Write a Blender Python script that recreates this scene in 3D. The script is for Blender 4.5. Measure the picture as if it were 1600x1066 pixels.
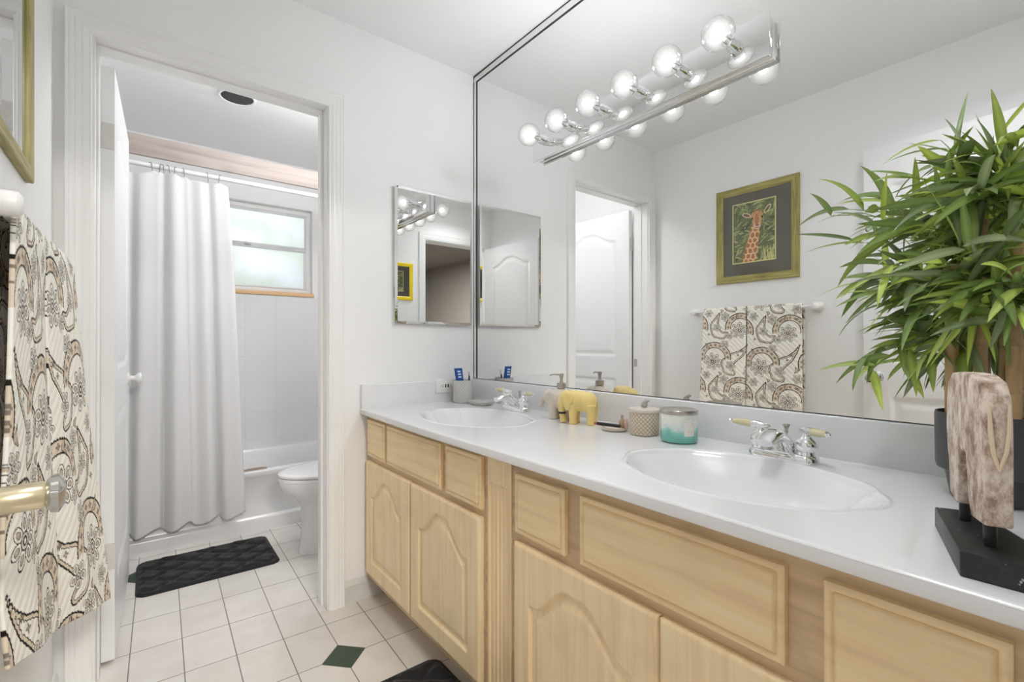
import bpy, bmesh, math, random
import numpy as np
from math import sin, cos, pi, radians
from mathutils import Vector, Matrix
for o in list(bpy.data.objects): bpy.data.objects.remove(o)
SC = bpy.context.scene; COL = SC.collection

# ---------------------------------------------------------------- camera, light, exposure
TH = 0.6675
cd = bpy.data.cameras.new('camera'); cam = bpy.data.objects.new('camera', cd); COL.objects.link(cam)
cam.location = (0, 0, 1.0931); cam.rotation_euler = (pi/2, 0, -TH)
cd.sensor_width = 36; cd.lens = 740.6/1600*36; cd.shift_y = 0.0026; cd.clip_start = 0.01
SC.camera = cam
SC.view_settings.view_transform = 'Standard'; SC.view_settings.look = 'None'
SC.view_settings.gamma = 1; SC.view_settings.use_curve_mapping = False
SC.view_settings.exposure = -0.16
w = bpy.data.worlds.new('world'); SC.world = w; w.use_nodes = True
w.node_tree.nodes['Background'].inputs[0].default_value = (0.86, 0.93, 1, 1)
w.node_tree.nodes['Background'].inputs[1].default_value = 0.4
BULB_STRENGTH = 345
WINDOW_WATTS = 7.5
BEDROOM_FILL_WATTS = 150
ENTRY_FILL_WATTS = 12.5
TOILET_ROOM_FILL_WATTS = 15.5
def area(name, loc, rot, sx, sy, watts, colr=(1, 1, 1)):
    l = bpy.data.lights.new(name, 'AREA'); l.shape = 'RECTANGLE'; l.size = sx; l.size_y = sy; l.energy = watts; l.color = colr
    o = bpy.data.objects.new(name, l); COL.objects.link(o); o.location = loc; o.rotation_euler = rot; return o
area('daylight_at_bathroom_window', (0.6, 4.30, 1.95), (-pi/2, 0, 0), 1.3, 1.0, WINDOW_WATTS, (1, 0.985, 0.96))   # daylight behind the frosted panes
area('added_bedroom_fill', (0.2, -1.9, 2.38), (0, 0, 0), 0.5, 0.5, BEDROOM_FILL_WATTS, (1, 0.96, 0.9))  # added unseen light, lifts the dark doorway reflection and fills the bathroom
area('added_entry_fill', (.36, .33, 2.528), (0, 0, 0), .19, .19, ENTRY_FILL_WATTS, (.97, .98, 1))          # added unseen fill light, lifts the vanity fronts and floor
pl = bpy.data.lights.new('added_toilet_room_fill', 'POINT'); pl.energy = TOILET_ROOM_FILL_WATTS; pl.shadow_soft_size = .08; pl.color = (.99, .985, 1)  # added unseen light, brightens the curtain and toilet room ceiling
po_ = bpy.data.objects.new('added_toilet_room_fill', pl); COL.objects.link(po_); po_.location = (.86, 2.36, 2.25)
cy = SC.cycles
cy.max_bounces = 14; cy.diffuse_bounces = 7; cy.glossy_bounces = 8; cy.transparent_max_bounces = 16; cy.transmission_bounces = 8
cy.caustics_reflective = True; cy.caustics_refractive = False; cy.blur_glossy = 1.0
cy.sample_clamp_indirect = 6.0

# ---------------------------------------------------------------- helpers
def children_tag(o, label=None, cat=None, group=None, kind=None):
    for k, v in (('label', label), ('category', cat), ('group', group), ('kind', kind)):
        if v: o[k] = v
    return o
tag = children_tag
def thing(name, label, cat, loc=(0, 0, 0), rz=0, group=None):
    o = bpy.data.objects.new(name, None); COL.objects.link(o); o.empty_display_size = 0.05
    o.location = loc; o.rotation_euler = (0, 0, rz); return tag(o, label, cat, group)
def link(name, me, mat, parent=None, smooth=False, loc=None):
    o = bpy.data.objects.new(name, me); COL.objects.link(o)
    if mat:
        for m in (mat if isinstance(mat, (list, tuple)) else [mat]): me.materials.append(m)
    if parent: o.parent = parent
    if loc: o.location = loc
    if smooth: me.shade_smooth()
    return o
def mesh(name, vs, fs, mat, parent=None, smooth=False):
    me = bpy.data.meshes.new(name); me.from_pydata([tuple(v) for v in vs], [], fs); me.update()
    return link(name, me, mat, parent, smooth)
class MB:
    def __init__(s): s.v = []; s.f = []
    def add(s, vs, fs):
        n = len(s.v); s.v += [tuple(v) for v in vs]; s.f += [tuple(i+n for i in f) for f in fs]; return s
    def box(s, x0, x1, y0, y1, z0, z1):
        vs = [(x, y, z) for z in (z0, z1) for y in (y0, y1) for x in (x0, x1)]
        return s.add(vs, [(0, 2, 3, 1), (4, 5, 7, 6), (0, 1, 5, 4), (2, 6, 7, 3), (0, 4, 6, 2), (1, 3, 7, 5)])
    def lathe(s, prof, c=(0, 0, 0), axis=(0, 0, 1), n=32, caps=True, sx=1, sy=1):
        ax = Vector(axis).normalized(); a = ax.orthogonal().normalized()
        if abs(ax.z) > .99: a = Vector((1, 0, 0))
        b = ax.cross(a); c = Vector(c); vs = []; fs = []
        for r, h in prof:
            for k in range(n):
                t = 2*pi*k/n; vs.append(c + ax*h + a*(r*cos(t)*sx) + b*(r*sin(t)*sy))
        for i in range(len(prof)-1):
            for k in range(n):
                k2 = (k+1) % n; fs.append((i*n+k, i*n+k2, (i+1)*n+k2, (i+1)*n+k))
        if caps:
            fs.append(tuple(range(n))[::-1]); fs.append(tuple((len(prof)-1)*n+k for k in range(n)))
        return s.add(vs, fs)
    def tube(s, pts, r, n=12, caps=True):
        pts = [Vector(p) for p in pts]; m = len(pts); rr = r if isinstance(r, (list, tuple)) else [r]*m
        vs = []; fs = []; up = None
        for i, p in enumerate(pts):
            d = (pts[min(i+1, m-1)] - pts[max(i-1, 0)]).normalized()
            if up is None: up = d.orthogonal().normalized()
            up = (up - d*up.dot(d)).normalized(); b = d.cross(up)
            for k in range(n):
                t = 2*pi*k/n; vs.append(p + up*(rr[i]*cos(t)) + b*(rr[i]*sin(t)))
        for i in range(m-1):
            for k in range(n):
                k2 = (k+1) % n; fs.append((i*n+k, i*n+k2, (i+1)*n+k2, (i+1)*n+k))
        if caps:
            fs.append(tuple(range(n))[::-1]); fs.append(tuple((m-1)*n+k for k in range(n)))
        return s.add(vs, fs)
    def ball(s, c, rx, ry=None, rz=None, n=20, m=12):
        ry = rx if ry is None else ry; rz = rx if rz is None else rz
        vs = [(c[0], c[1], c[2]-rz)]
        for i in range(1, m):
            p = -pi/2 + pi*i/m
            for k in range(n):
                t = 2*pi*k/n; vs.append((c[0]+rx*cos(p)*cos(t), c[1]+ry*cos(p)*sin(t), c[2]+rz*sin(p)))
        vs.append((c[0], c[1], c[2]+rz)); fs = []
        for k in range(n): fs.append((0, 1+(k+1) % n, 1+k))
        for i in range(m-2):
            for k in range(n):
                a = 1+i*n; k2 = (k+1) % n; fs.append((a+k, a+k2, a+n+k2, a+n+k))
        a = 1+(m-2)*n
        for k in range(n): fs.append((a+k, a+(k+1) % n, len(vs)-1))
        return s.add(vs, fs)
    def prism(s, poly, z0, z1):
        n = len(poly); vs = [(x, y, z0) for x, y in poly] + [(x, y, z1) for x, y in poly]
        fs = [tuple(range(n))[::-1], tuple(range(n, 2*n))] + [(k, (k+1) % n, n+(k+1) % n, n+k) for k in range(n)]
        return s.add(vs, fs)
    def loft(s, rings, caps=True):
        n = len(rings[0]); vs = [p for r in rings for p in r]; fs = []
        for i in range(len(rings)-1):
            for k in range(n):
                k2 = (k+1) % n; fs.append((i*n+k, i*n+k2, (i+1)*n+k2, (i+1)*n+k))
        if caps: fs.append(tuple(range(n))[::-1]); fs.append(tuple((len(rings)-1)*n+k for k in range(n)))
        return s.add(vs, fs)
    def build(s, name, mat, parent=None, smooth=False, bevel=0, seg=2, angle=30, loc=None):
        me = bpy.data.meshes.new(name); me.from_pydata(s.v, [], s.f); me.update()
        bm = bmesh.new(); bm.from_mesh(me); bmesh.ops.recalc_face_normals(bm, faces=bm.faces)
        if bevel:
            es = [e for e in bm.edges if len(e.link_faces) == 2 and e.calc_face_angle(0) > radians(angle)]
            bmesh.ops.bevel(bm, geom=es, offset=bevel, segments=seg, affect='EDGES', profile=0.5)
        bm.to_mesh(me); bm.free()
        o = link(name, me, mat, parent, False, loc)
        if smooth: me.set_sharp_from_angle(angle=radians(42)); 
        if smooth or bevel:
            for p in me.polygons: p.use_smooth = True
            me.set_sharp_from_angle(angle=radians(42))
        return o
def rot_about(vs, c, rz):
    C, S = cos(rz), sin(rz)
    return [(c[0]+(x-c[0])*C-(y-c[1])*S, c[1]+(x-c[0])*S+(y-c[1])*C, z) for x, y, z in vs]

# numpy grid: P is an (n,m,3) array
def grid(name, P, mat, parent=None, colors=None, uv=None, smooth=True, flip=False, keep=None, exact=False):
    P0 = P
    n, m = P.shape[:2]; idx = np.arange(n*m).reshape(n, m)
    q = np.stack([idx[:-1, :-1], idx[:-1, 1:], idx[1:, 1:], idx[1:, :-1]], -1).reshape(-1, 4)
    if flip: q = q[:, ::-1]
    if keep is not None: q = q[keep.reshape(-1)]
    V = P.reshape(-1, 3)
    used = np.unique(q); remap = -np.ones(n*m, int); remap[used] = np.arange(len(used)); V = V[used]; q = remap[q]
    me = bpy.data.meshes.new(name)
    me.vertices.add(len(V)); me.vertices.foreach_set('co', V.astype(np.float32).ravel())
    me.loops.add(q.size); me.loops.foreach_set('vertex_index', q.astype(np.int32).ravel())
    me.polygons.add(len(q)); me.polygons.foreach_set('loop_start', np.arange(0, q.size, 4, dtype=np.int32))
    me.update(calc_edges=True)
    if colors is not None:
        ca = me.color_attributes.new('print', 'FLOAT_COLOR', 'POINT')
        c = np.ones((len(V), 4), np.float32); c[:, :3] = colors.reshape(-1, 3)[used]; ca.data.foreach_set('color', c.ravel())
    if uv is not None:
        u = me.uv_layers.new(name='UVMap'); u.data.foreach_set('uv', uv.reshape(-1, 2)[used][q.ravel()].astype(np.float32).ravel())
    o = link(name, me, mat, parent)
    if smooth: me.shade_smooth()
    if exact:      # shading normals of the whole surface, so that cut edges stay invisible
        nn = np.cross(np.gradient(P0, axis=1), np.gradient(P0, axis=0)); nn /= np.linalg.norm(nn, axis=-1, keepdims=True)+1e-12
        if nn[..., 2].mean() < 0: nn = -nn
        me.normals_split_custom_set_from_vertices(nn.reshape(-1, 3)[used].tolist())
    return o
def smooth01(a, b, x):
    t = np.clip((x-a)/(b-a), 0, 1); return t*t*(3-2*t)

# slab whose front is a height field.  front plane spanned by U (width) and V (height), N outwards
def relief(name, O, U, V, N, wid, hei, thick, fn, mat, parent=None, step=0.004, back_fn=None, mats=None):
    O, U, V, N = map(lambda a: np.array(a, float), (O, U, V, N))
    n = max(4, int(round(hei/step))); m = max(4, int(round(wid/step)))
    a = np.linspace(0, wid, m+1)[None, :]; b = np.linspace(0, hei, n+1)[:, None]
    A = a+0*b; B = b+0*a; H = fn(A, B)
    F = O + A[..., None]*U + B[..., None]*V + H[..., None]*N
    if back_fn is None: K = O + A[..., None]*U + B[..., None]*V - thick*N
    else: K = O + A[..., None]*U + B[..., None]*V - (thick + back_fn(A, B))[..., None]*N
    if back_fn is None:   # coarse box behind
        nn = n+1; mm = m+1
        idx = np.arange(nn*mm).reshape(nn, mm)
        q = np.stack([idx[:-1, :-1], idx[:-1, 1:], idx[1:, 1:], idx[1:, :-1]], -1).reshape(-1, 4).tolist()
        vs = F.reshape(-1, 3).tolist(); base = len(vs)
        per = list(idx[0, :]) + list(idx[1:, -1]) + list(idx[-1, :-1][::-1]) + list(idx[1:-1, 0][::-1])
        Kf = K.reshape(-1, 3)
        vs += [Kf[i].tolist() for i in per]; L = len(per)
        fs = q + [(int(per[(k+1) % L]), int(per[k]), base+k, base+(k+1) % L) for k in range(L)] + [tuple(base+k for k in range(L))]
    else:
        nn = n+1; mm = m+1; idx = np.arange(nn*mm).reshape(nn, mm)
        q = np.stack([idx[:-1, :-1], idx[:-1, 1:], idx[1:, 1:], idx[1:, :-1]], -1).reshape(-1, 4)
        vs = F.reshape(-1, 3).tolist() + K.reshape(-1, 3).tolist(); base = nn*mm
        per = list(idx[0, :]) + list(idx[1:, -1]) + list(idx[-1, :-1][::-1]) + list(idx[1:-1, 0][::-1]); L = len(per)
        fs = q.tolist() + (q[:, ::-1]+base).tolist() + [(int(per[(k+1) % L]), int(per[k]), base+int(per[k]), base+int(per[(k+1) % L])) for k in range(L)]
    me = bpy.data.meshes.new(name); me.from_pydata(vs, [], fs); me.update()
    bm = bmesh.new(); bm.from_mesh(me); bmesh.ops.recalc_face_normals(bm, faces=bm.faces); bm.to_mesh(me); bm.free()
    o = link(name, me, mat, parent); me.shade_smooth(); me.set_sharp_from_angle(angle=radians(50)); return o

# ---------------------------------------------------------------- materials
def nt(name):
    m = bpy.data.materials.new(name); m.use_nodes = True; t = m.node_tree; return m, t, t.nodes, t.links, t.nodes['Principled BSDF']
def C4(c): return (c[0], c[1], c[2], 1)
def srgb(r, g, b):
    f = lambda v: (v/255/12.92) if v/255 <= .04045 else ((v/255+.055)/1.055)**2.4
    return (f(r), f(g), f(b))
def plain(name, c, rough=.5, metal=0, bump=0, scale=200, spec=.5, var=0, coat=0):
    m, t, N, L, b = nt(name)
    b.inputs['Base Color'].default_value = C4(c); b.inputs['Roughness'].default_value = rough; b.inputs['Metallic'].default_value = metal
    b.inputs['Specular IOR Level'].default_value = spec; b.inputs['Coat Weight'].default_value = coat
    tc = N.new('ShaderNodeTexCoord'); n = N.new('ShaderNodeTexNoise'); n.inputs['Scale'].default_value = scale; n.inputs['Detail'].default_value = 3
    L.new(tc.outputs['Object'], n.inputs['Vector'])
    if bump:
        bp = N.new('ShaderNodeBump'); bp.inputs['Strength'].default_value = bump; bp.inputs['Distance'].default_value = .002
        L.new(n.outputs['Fac'], bp.inputs['Height']); L.new(bp.outputs[0], b.inputs['Normal'])
    if var or True:
        r = N.new('ShaderNodeMix'); r.data_type = 'RGBA'; n2 = N.new('ShaderNodeTexNoise'); n2.inputs['Scale'].default_value = scale*.05+1
        L.new(tc.outputs['Object'], n2.inputs['Vector']); L.new(n2.outputs['Fac'], r.inputs[0])
        v = var or .015
        r.inputs[6].default_value = C4([min(1, x*(1+v)) for x in c]); r.inputs[7].default_value = C4([x*(1-v) for x in c]); L.new(r.outputs[2], b.inputs['Base Color'])
    return m
def ramp(N, stops):
    r = N.new('ShaderNodeValToRGB'); e = r.color_ramp.elements
    while len(e) < len(stops): e.new(.5)
    for k, (p, c) in enumerate(stops): e[k].position = p; e[k].color = C4(c) if len(c) == 3 else c
    return r
M = {}
M['wall'] = plain('white wall paint', (.86, .86, .855), .55, bump=.12, scale=90, spec=.3)
M['ceiling'] = plain('ceiling paint', (.85, .85, .85), .7, bump=.2, scale=140, spec=.2)
M['trim'] = plain('white gloss trim paint', (.85, .85, .84), .32, bump=.08, scale=60)
M['doorpaint'] = plain('white door paint', (.84, .845, .85), .35, bump=.06, scale=80)
M['porcelain'] = plain('porcelain', (.82, .82, .82), .08)
M['tub'] = plain('tub enamel', (.80, .80, .80), .15)
M['marble'] = plain('cultured marble', (.79, .79, .80), .17, coat=.2)
M['chrome'] = plain('chrome', (.86, .87, .88), .06, metal=1)
M['nickel'] = plain('brushed nickel', (.50, .47, .43), .28, metal=1)
M['mirror'] = plain('mirror glass', (.865, .873, .865), 0.0, metal=1, var=.001)
M['edge'] = plain('dark mirror edge', (.06, .065, .06), .3, metal=.6)
M['black'] = plain('black plastic', (.012, .012, .012), .3)
M['bedroomwall'] = plain('bedroom wall paint', (.34, .32, .30), .8)
M['bedroomfloor'] = plain('bedroom carpet', (.22, .2, .18), .95)
M['potgrey'] = plain('charcoal ceramic', srgb(70, 71, 72), .45)
M['soil'] = plain('dark pebbles', (.02, .02, .02), .5, bump=1, scale=180)
M['darkmetal'] = plain('dark hook metal', (.10, .10, .105), .35, metal=.8)
def tilemat():
    m, t, N, L, b = nt('ceramic floor tile')
    tc = N.new('ShaderNodeTexCoord'); mp = N.new('ShaderNodeMapping'); mp.vector_type = 'TEXTURE'
    mp.inputs['Location'].default_value = (.5718, 1.8953, 0); mp.inputs['Rotation'].default_value = (0, 0, -.0294)
    mp.inputs['Scale'].default_value = (.1505, .2298, 1)
    L.new(tc.outputs['Object'], mp.inputs['Vector'])
    sp = N.new('ShaderNodeSeparateXYZ'); L.new(mp.outputs[0], sp.inputs[0])
    def math_(op, a, bb=None, c=None):
        n = N.new('ShaderNodeMath'); n.operation = op
        for k, x in enumerate((a, bb, c)):
            if x is None: continue
            if isinstance(x, (int, float)): n.inputs[k].default_value = x
            else: L.new(x, n.inputs[k])
        return n.outputs[0]
    def gridline(co, half):   # distance to nearest integer, in cells
        f = math_('FRACT', math_('ADD', co, 100.5)); d = math_('ABSOLUTE', math_('SUBTRACT', f, .5)); return math_('LESS_THAN', d, half)
    gx = gridline(sp.outputs[0], .0016/.1505); gy = gridline(sp.outputs[1], .0016/.2298)
    gr = math_('MAXIMUM', gx, gy)
    def diamond(i0, j0):
        fx = math_('SUBTRACT', math_('FRACT', math_('ADD', math_('DIVIDE', math_('SUBTRACT', sp.outputs[0], i0), 8), 20.5)), .5)
        fy = math_('SUBTRACT', math_('FRACT', math_('ADD', math_('DIVIDE', math_('SUBTRACT', sp.outputs[1], j0), 10), 20.5)), .5)
        return math_('ADD', math_('ABSOLUTE', math_('MULTIPLY', fx, 8*.1505)), math_('ABSOLUTE', math_('MULTIPLY', fy, 10*.2298)))
    dd = math_('MINIMUM', diamond(0, -1), diamond(-4, 4))
    inside = math_('LESS_THAN', dd, .0745); ring = math_('LESS_THAN', dd, .0768)
    cell = N.new('ShaderNodeTexWhiteNoise'); fl = N.new('ShaderNodeVectorMath'); fl.operation = 'FLOOR'; L.new(mp.outputs[0], fl.inputs[0]); L.new(fl.outputs[0], cell.inputs['Vector'])
    nz = N.new('ShaderNodeTexNoise'); nz.inputs['Scale'].default_value = 9; nz.inputs['Detail'].default_value = 5; L.new(tc.outputs['Object'], nz.inputs['Vector'])
    cr = ramp(N, [(.3, (.72, .68, .635)), (.7, (.79, .76, .725))]); L.new(nz.outputs['Fac'], cr.inputs[0])
    hs = N.new('ShaderNodeHueSaturation'); L.new(cr.outputs[0], hs.inputs['Color']); L.new(math_('ADD', math_('MULTIPLY', cell.outputs['Value'], .07), .965), hs.inputs['Value'])
    # worn yellowish soiling near the vanity foot
    nz2 = N.new('ShaderNodeTexNoise'); nz2.inputs['Scale'].default_value = 5; nz2.inputs['Detail'].default_value = 6; L.new(tc.outputs['Object'], nz2.inputs['Vector'])
    so = N.new('ShaderNodeSeparateXYZ'); L.new(tc.outputs['Object'], so.inputs[0])
    mr = N.new('ShaderNodeMapRange'); mr.inputs[1].default_value = .45; mr.inputs[2].default_value = .95; L.new(so.outputs[0], mr.inputs[0])
    sm = math_('MULTIPLY', mr.outputs[0], math_('MULTIPLY', nz2.outputs['Fac'], .9))
    sm = math_('MULTIPLY', sm, math_('LESS_THAN', so.outputs[1], 2.0))
    mx0 = N.new('ShaderNodeMix'); mx0.data_type = 'RGBA'; L.new(sm, mx0.inputs[0]); L.new(hs.outputs[0], mx0.inputs[6]); mx0.inputs[7].default_value = (.50, .43, .31, 1)
    mx1 = N.new('ShaderNodeMix'); mx1.data_type = 'RGBA'; L.new(math_('MAXIMUM', gr, ring), mx1.inputs[0]); L.new(mx0.outputs[2], mx1.inputs[6]); mx1.inputs[7].default_value = (.20, .18, .165, 1)
    mx2 = N.new('ShaderNodeMix'); mx2.data_type = 'RGBA'; L.new(inside, mx2.inputs[0]); L.new(mx1.outputs[2], mx2.inputs[6])
    g = ramp(N, [(.3, (.018, .045, .025)), (.7, (.035, .075, .042))]); L.new(nz2.outputs['Fac'], g.inputs[0]); L.new(g.outputs[0], mx2.inputs[7])
    L.new(mx2.outputs[2], b.inputs['Base Color']); b.inputs['Roughness'].default_value = .28
    lines = math_('SUBTRACT', 1, math_('SUBTRACT', math_('MAXIMUM', gr, ring), math_('MULTIPLY', inside, 1)))
    bp = N.new('ShaderNodeBump'); bp.inputs['Strength'].default_value = .4; bp.inputs['Distance'].default_value = .001; L.new(lines, bp.inputs['Height']); L.new(bp.outputs[0], b.inputs['Normal'])
    return m
M['tile'] = tilemat()
def wood(name, scale, c1, c2, c3, rough=.42, grime=.35):
    m, t, N, L, b = nt(name); tc = N.new('ShaderNodeTexCoord'); mp = N.new('ShaderNodeMapping'); mp.inputs['Scale'].default_value = scale
    L.new(tc.outputs['Object'], mp.inputs[0])
    n = N.new('ShaderNodeTexNoise'); n.inputs['Scale'].default_value = 1; n.inputs['Detail'].default_value = 7; n.inputs['Roughness'].default_value = .6; n.inputs['Distortion'].default_value = .35
    L.new(mp.outputs[0], n.inputs['Vector']); r = ramp(N, [(.25, c2), (.5, c1), (.8, c3)]); L.new(n.outputs['Fac'], r.inputs[0])
    n2 = N.new('ShaderNodeTexNoise'); n2.inputs['Scale'].default_value = 7; n2.inputs['Detail'].default_value = 8; L.new(tc.outputs['Object'], n2.inputs['Vector'])
    r2 = ramp(N, [(.52, (0, 0, 0)), (.8, (1, 1, 1))]); L.new(n2.outputs['Fac'], r2.inputs[0])
    mx = N.new('ShaderNodeMix'); mx.data_type = 'RGBA'; k = N.new('ShaderNodeMath'); k.operation = 'MULTIPLY'; k.inputs[1].default_value = grime; L.new(r2.outputs[0], k.inputs[0]); L.new(k.outputs[0], mx.inputs[0])
    L.new(r.outputs[0], mx.inputs[6]); mx.inputs[7].default_value = C4([x*.62 for x in c2]); L.new(mx.outputs[2], b.inputs['Base Color'])
    b.inputs['Roughness'].default_value = rough
    bp = N.new('ShaderNodeBump'); bp.inputs['Strength'].default_value = .12; bp.inputs['Distance'].default_value = .001; L.new(n.outputs['Fac'], bp.inputs['Height']); L.new(bp.outputs[0], b.inputs['Normal'])
    return m
cA, cB, cC = srgb(238, 214, 172), srgb(226, 199, 156), srgb(245, 226, 190)
M['woodV'] = wood('pickled maple upright grain', (60, 60, 2.5), cA, cB, cC)
M['woodH'] = wood('pickled maple level grain', (60, 3, 45), srgb(238, 213, 168), srgb(226, 198, 152), srgb(244, 224, 184), grime=.2)
M['woodF'] = wood('worn maple face frame', (30, 2.5, 40), srgb(212, 186, 148), srgb(182, 154, 120), srgb(224, 202, 166), grime=.55)
M['beam'] = wood('weathered board', (1.5, 60, 30), srgb(178, 166, 160), srgb(150, 138, 132), srgb(194, 184, 178), .7)
M['frame'] = wood('olive gilt picture frame', (60, 6, 90), srgb(158, 148, 84), srgb(112, 102, 54), srgb(190, 182, 120), .45, .3)
M['frameV'] = wood('olive gilt picture frame upright', (90, 90, 6), srgb(158, 148, 84), srgb(112, 102, 54), srgb(190, 182, 120), .45, .3)
M['yellowframe'] = plain('bright yellow frame paint', srgb(235, 205, 10), .4)
M['sill'] = plain('peach marble sill', srgb(226, 186, 138), .35, var=.06, scale=60)
M['mat_board'] = plain('dark picture mat', srgb(102, 98, 88), .8)
M['blackwood'] = wood('black painted block', (8, 60, 60), (.012, .012, .013), (.03, .03, .03), (.006, .006, .007), .4, 0)
m_ = M['blackwood']; t_ = m_.node_tree; N_ = t_.nodes; b_ = N_['Principled BSDF']; old = b_.inputs['Base Color'].links[0].from_socket
tc_ = N_.new('ShaderNodeTexCoord'); nz_ = N_.new('ShaderNodeTexNoise'); nz_.inputs['Scale'].default_value = 95; nz_.inputs['Detail'].default_value = 2; t_.links.new(tc_.outputs['Object'], nz_.inputs['Vector'])
rp_ = ramp(N_, [(.70, (0, 0, 0)), (.74, (1, 1, 1))]); t_.links.new(nz_.outputs['Fac'], rp_.inputs[0]); mx_ = N_.new('ShaderNodeMix'); mx_.data_type = 'RGBA'; t_.links.new(rp_.outputs[0], mx_.inputs[0])
t_.links.new(old, mx_.inputs[6]); mx_.inputs[7].default_value = (.5, .5, .5, 1); t_.links.new(mx_.outputs[2], b_.inputs['Base Color'])      # chipped paint flecks
M['steel_black'] = plain('black steel rod', (.015, .015, .016), .3, metal=.3)
M['cane'] = wood('dried bamboo cane', (40, 40, 8), srgb(192, 160, 116), srgb(150, 116, 78), srgb(218, 192, 146), .5, .5)
M['curtain'] = None
def glassmat(name, tint=(1, 1, 1), rough=0.0):
    m, t, N, L, b = nt(name); N.remove(b)
    tr = N.new('ShaderNodeBsdfTransparent'); tr.inputs[0].default_value = C4(tint); gl = N.new('ShaderNodeBsdfGlossy'); gl.inputs['Roughness'].default_value = rough
    fr = N.new('ShaderNodeFresnel'); fr.inputs[0].default_value = 1.5; mx = N.new('ShaderNodeMixShader')
    L.new(fr.outputs[0], mx.inputs[0]); L.new(tr.outputs[0], mx.inputs[1]); L.new(gl.outputs[0], mx.inputs[2]); L.new(mx.outputs[0], N['Material Output'].inputs[0])
    return m
M['glass'] = glassmat('picture glass')
def bulbglass():
    m, t, N, L, b = nt('clear bulb glass'); N.remove(b)
    tr = N.new('ShaderNodeBsdfTransparent'); gl = N.new('ShaderNodeBsdfGlossy'); gl.inputs['Roughness'].default_value = 0.02
    em = N.new('ShaderNodeEmission'); em.inputs[0].default_value = (1, .995, .98, 1); em.inputs[1].default_value = .26; fw = N.new('ShaderNodeLayerWeight'); fw.inputs[0].default_value = .5; iv = N.new('ShaderNodeMath'); iv.operation = 'SUBTRACT'; iv.inputs[0].default_value = 1; L.new(fw.outputs['Facing'], iv.inputs[1]); pw = N.new('ShaderNodeMath'); pw.operation = 'POWER'; pw.inputs[1].default_value = 3; L.new(iv.outputs[0], pw.inputs[0]); ml = N.new('ShaderNodeMath'); ml.operation = 'MULTIPLY'; ml.inputs[1].default_value = .35; L.new(pw.outputs[0], ml.inputs[0]); L.new(ml.outputs[0], em.inputs[1])
    lw = N.new('ShaderNodeLayerWeight'); lw.inputs[0].default_value = .25; mx = N.new('ShaderNodeMixShader'); ad = N.new('ShaderNodeAddShader')
    L.new(lw.outputs['Facing'], mx.inputs[0]); L.new(tr.outputs[0], mx.inputs[1]); L.new(gl.outputs[0], mx.inputs[2])
    L.new(mx.outputs[0], ad.inputs[0]); L.new(em.outputs[0], ad.inputs[1]); L.new(ad.outputs[0], N['Material Output'].inputs[0]); m.cycles.emission_sampling = 'NONE'
    return m
M['bulb'] = bulbglass()
def emis(name, c, s):
    m, t, N, L, b = nt(name); b.inputs['Base Color'].default_value = (0, 0, 0, 1); b.inputs['Emission Color'].default_value = C4(c); b.inputs['Emission Strength'].default_value = s; return m
M['glow'] = emis('glowing filament', (.955, .975, 1.02), BULB_STRENGTH)
def frosted():
    m, t, N, L, b = nt('frosted window pane'); N.remove(b)
    tc = N.new('ShaderNodeTexCoord'); n = N.new('ShaderNodeTexNoise'); n.inputs['Scale'].default_value = 3.5; n.inputs['Detail'].default_value = 4; L.new(tc.outputs['Object'], n.inputs['Vector'])
    r = ramp(N, [(.35, (.72, .78, .70)), (.65, (.86, .89, .93))]); L.new(n.outputs['Fac'], r.inputs[0])
    tl = N.new('ShaderNodeBsdfTranslucent'); L.new(r.outputs[0], tl.inputs[0]); gl = N.new('ShaderNodeBsdfGlossy'); gl.inputs['Roughness'].default_value = .25
    n2 = N.new('ShaderNodeTexNoise'); n2.inputs['Scale'].default_value = 220; L.new(tc.outputs['Object'], n2.inputs['Vector'])
    bp = N.new('ShaderNodeBump'); bp.inputs['Strength'].default_value = .3; bp.inputs['Distance'].default_value = .002; L.new(n2.outputs['Fac'], bp.inputs['Height']); L.new(bp.outputs[0], tl.inputs['Normal'])
    mx = N.new('ShaderNodeMixShader'); mx.inputs[0].default_value = .05; L.new(tl.outputs[0], mx.inputs[1]); L.new(gl.outputs[0], mx.inputs[2]); L.new(mx.outputs[0], N['Material Output'].inputs[0])
    return m
M['frosted'] = frosted()
def curtainmat():
    m, t, N, L, b = nt('white waffle curtain cloth'); b.inputs['Base Color'].default_value = (.88, .88, .885, 1); b.inputs['Roughness'].default_value = .85
    uv = N.new('ShaderNodeUVMap'); ck = N.new('ShaderNodeTexVoronoi'); ck.distance = 'CHEBYCHEV'; ck.inputs['Randomness'].default_value = 0; ck.inputs['Scale'].default_value = 90; L.new(uv.outputs[0], ck.inputs['Vector'])
    bp = N.new('ShaderNodeBump'); bp.inputs['Strength'].default_value = .5; bp.inputs['Distance'].default_value = .002; L.new(ck.outputs['Distance'], bp.inputs['Height']); L.new(bp.outputs[0], b.inputs['Normal'])
    tl = N.new('ShaderNodeBsdfTranslucent'); tl.inputs[0].default_value = (.85, .85, .86, 1); mx = N.new('ShaderNodeMixShader'); mx.inputs[0].default_value = .25
    L.new(b.outputs[0], mx.inputs[1]); L.new(tl.outputs[0], mx.inputs[2]); L.new(mx.outputs[0], N['Material Output'].inputs[0]); return m
M['curtain'] = curtainmat()
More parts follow.
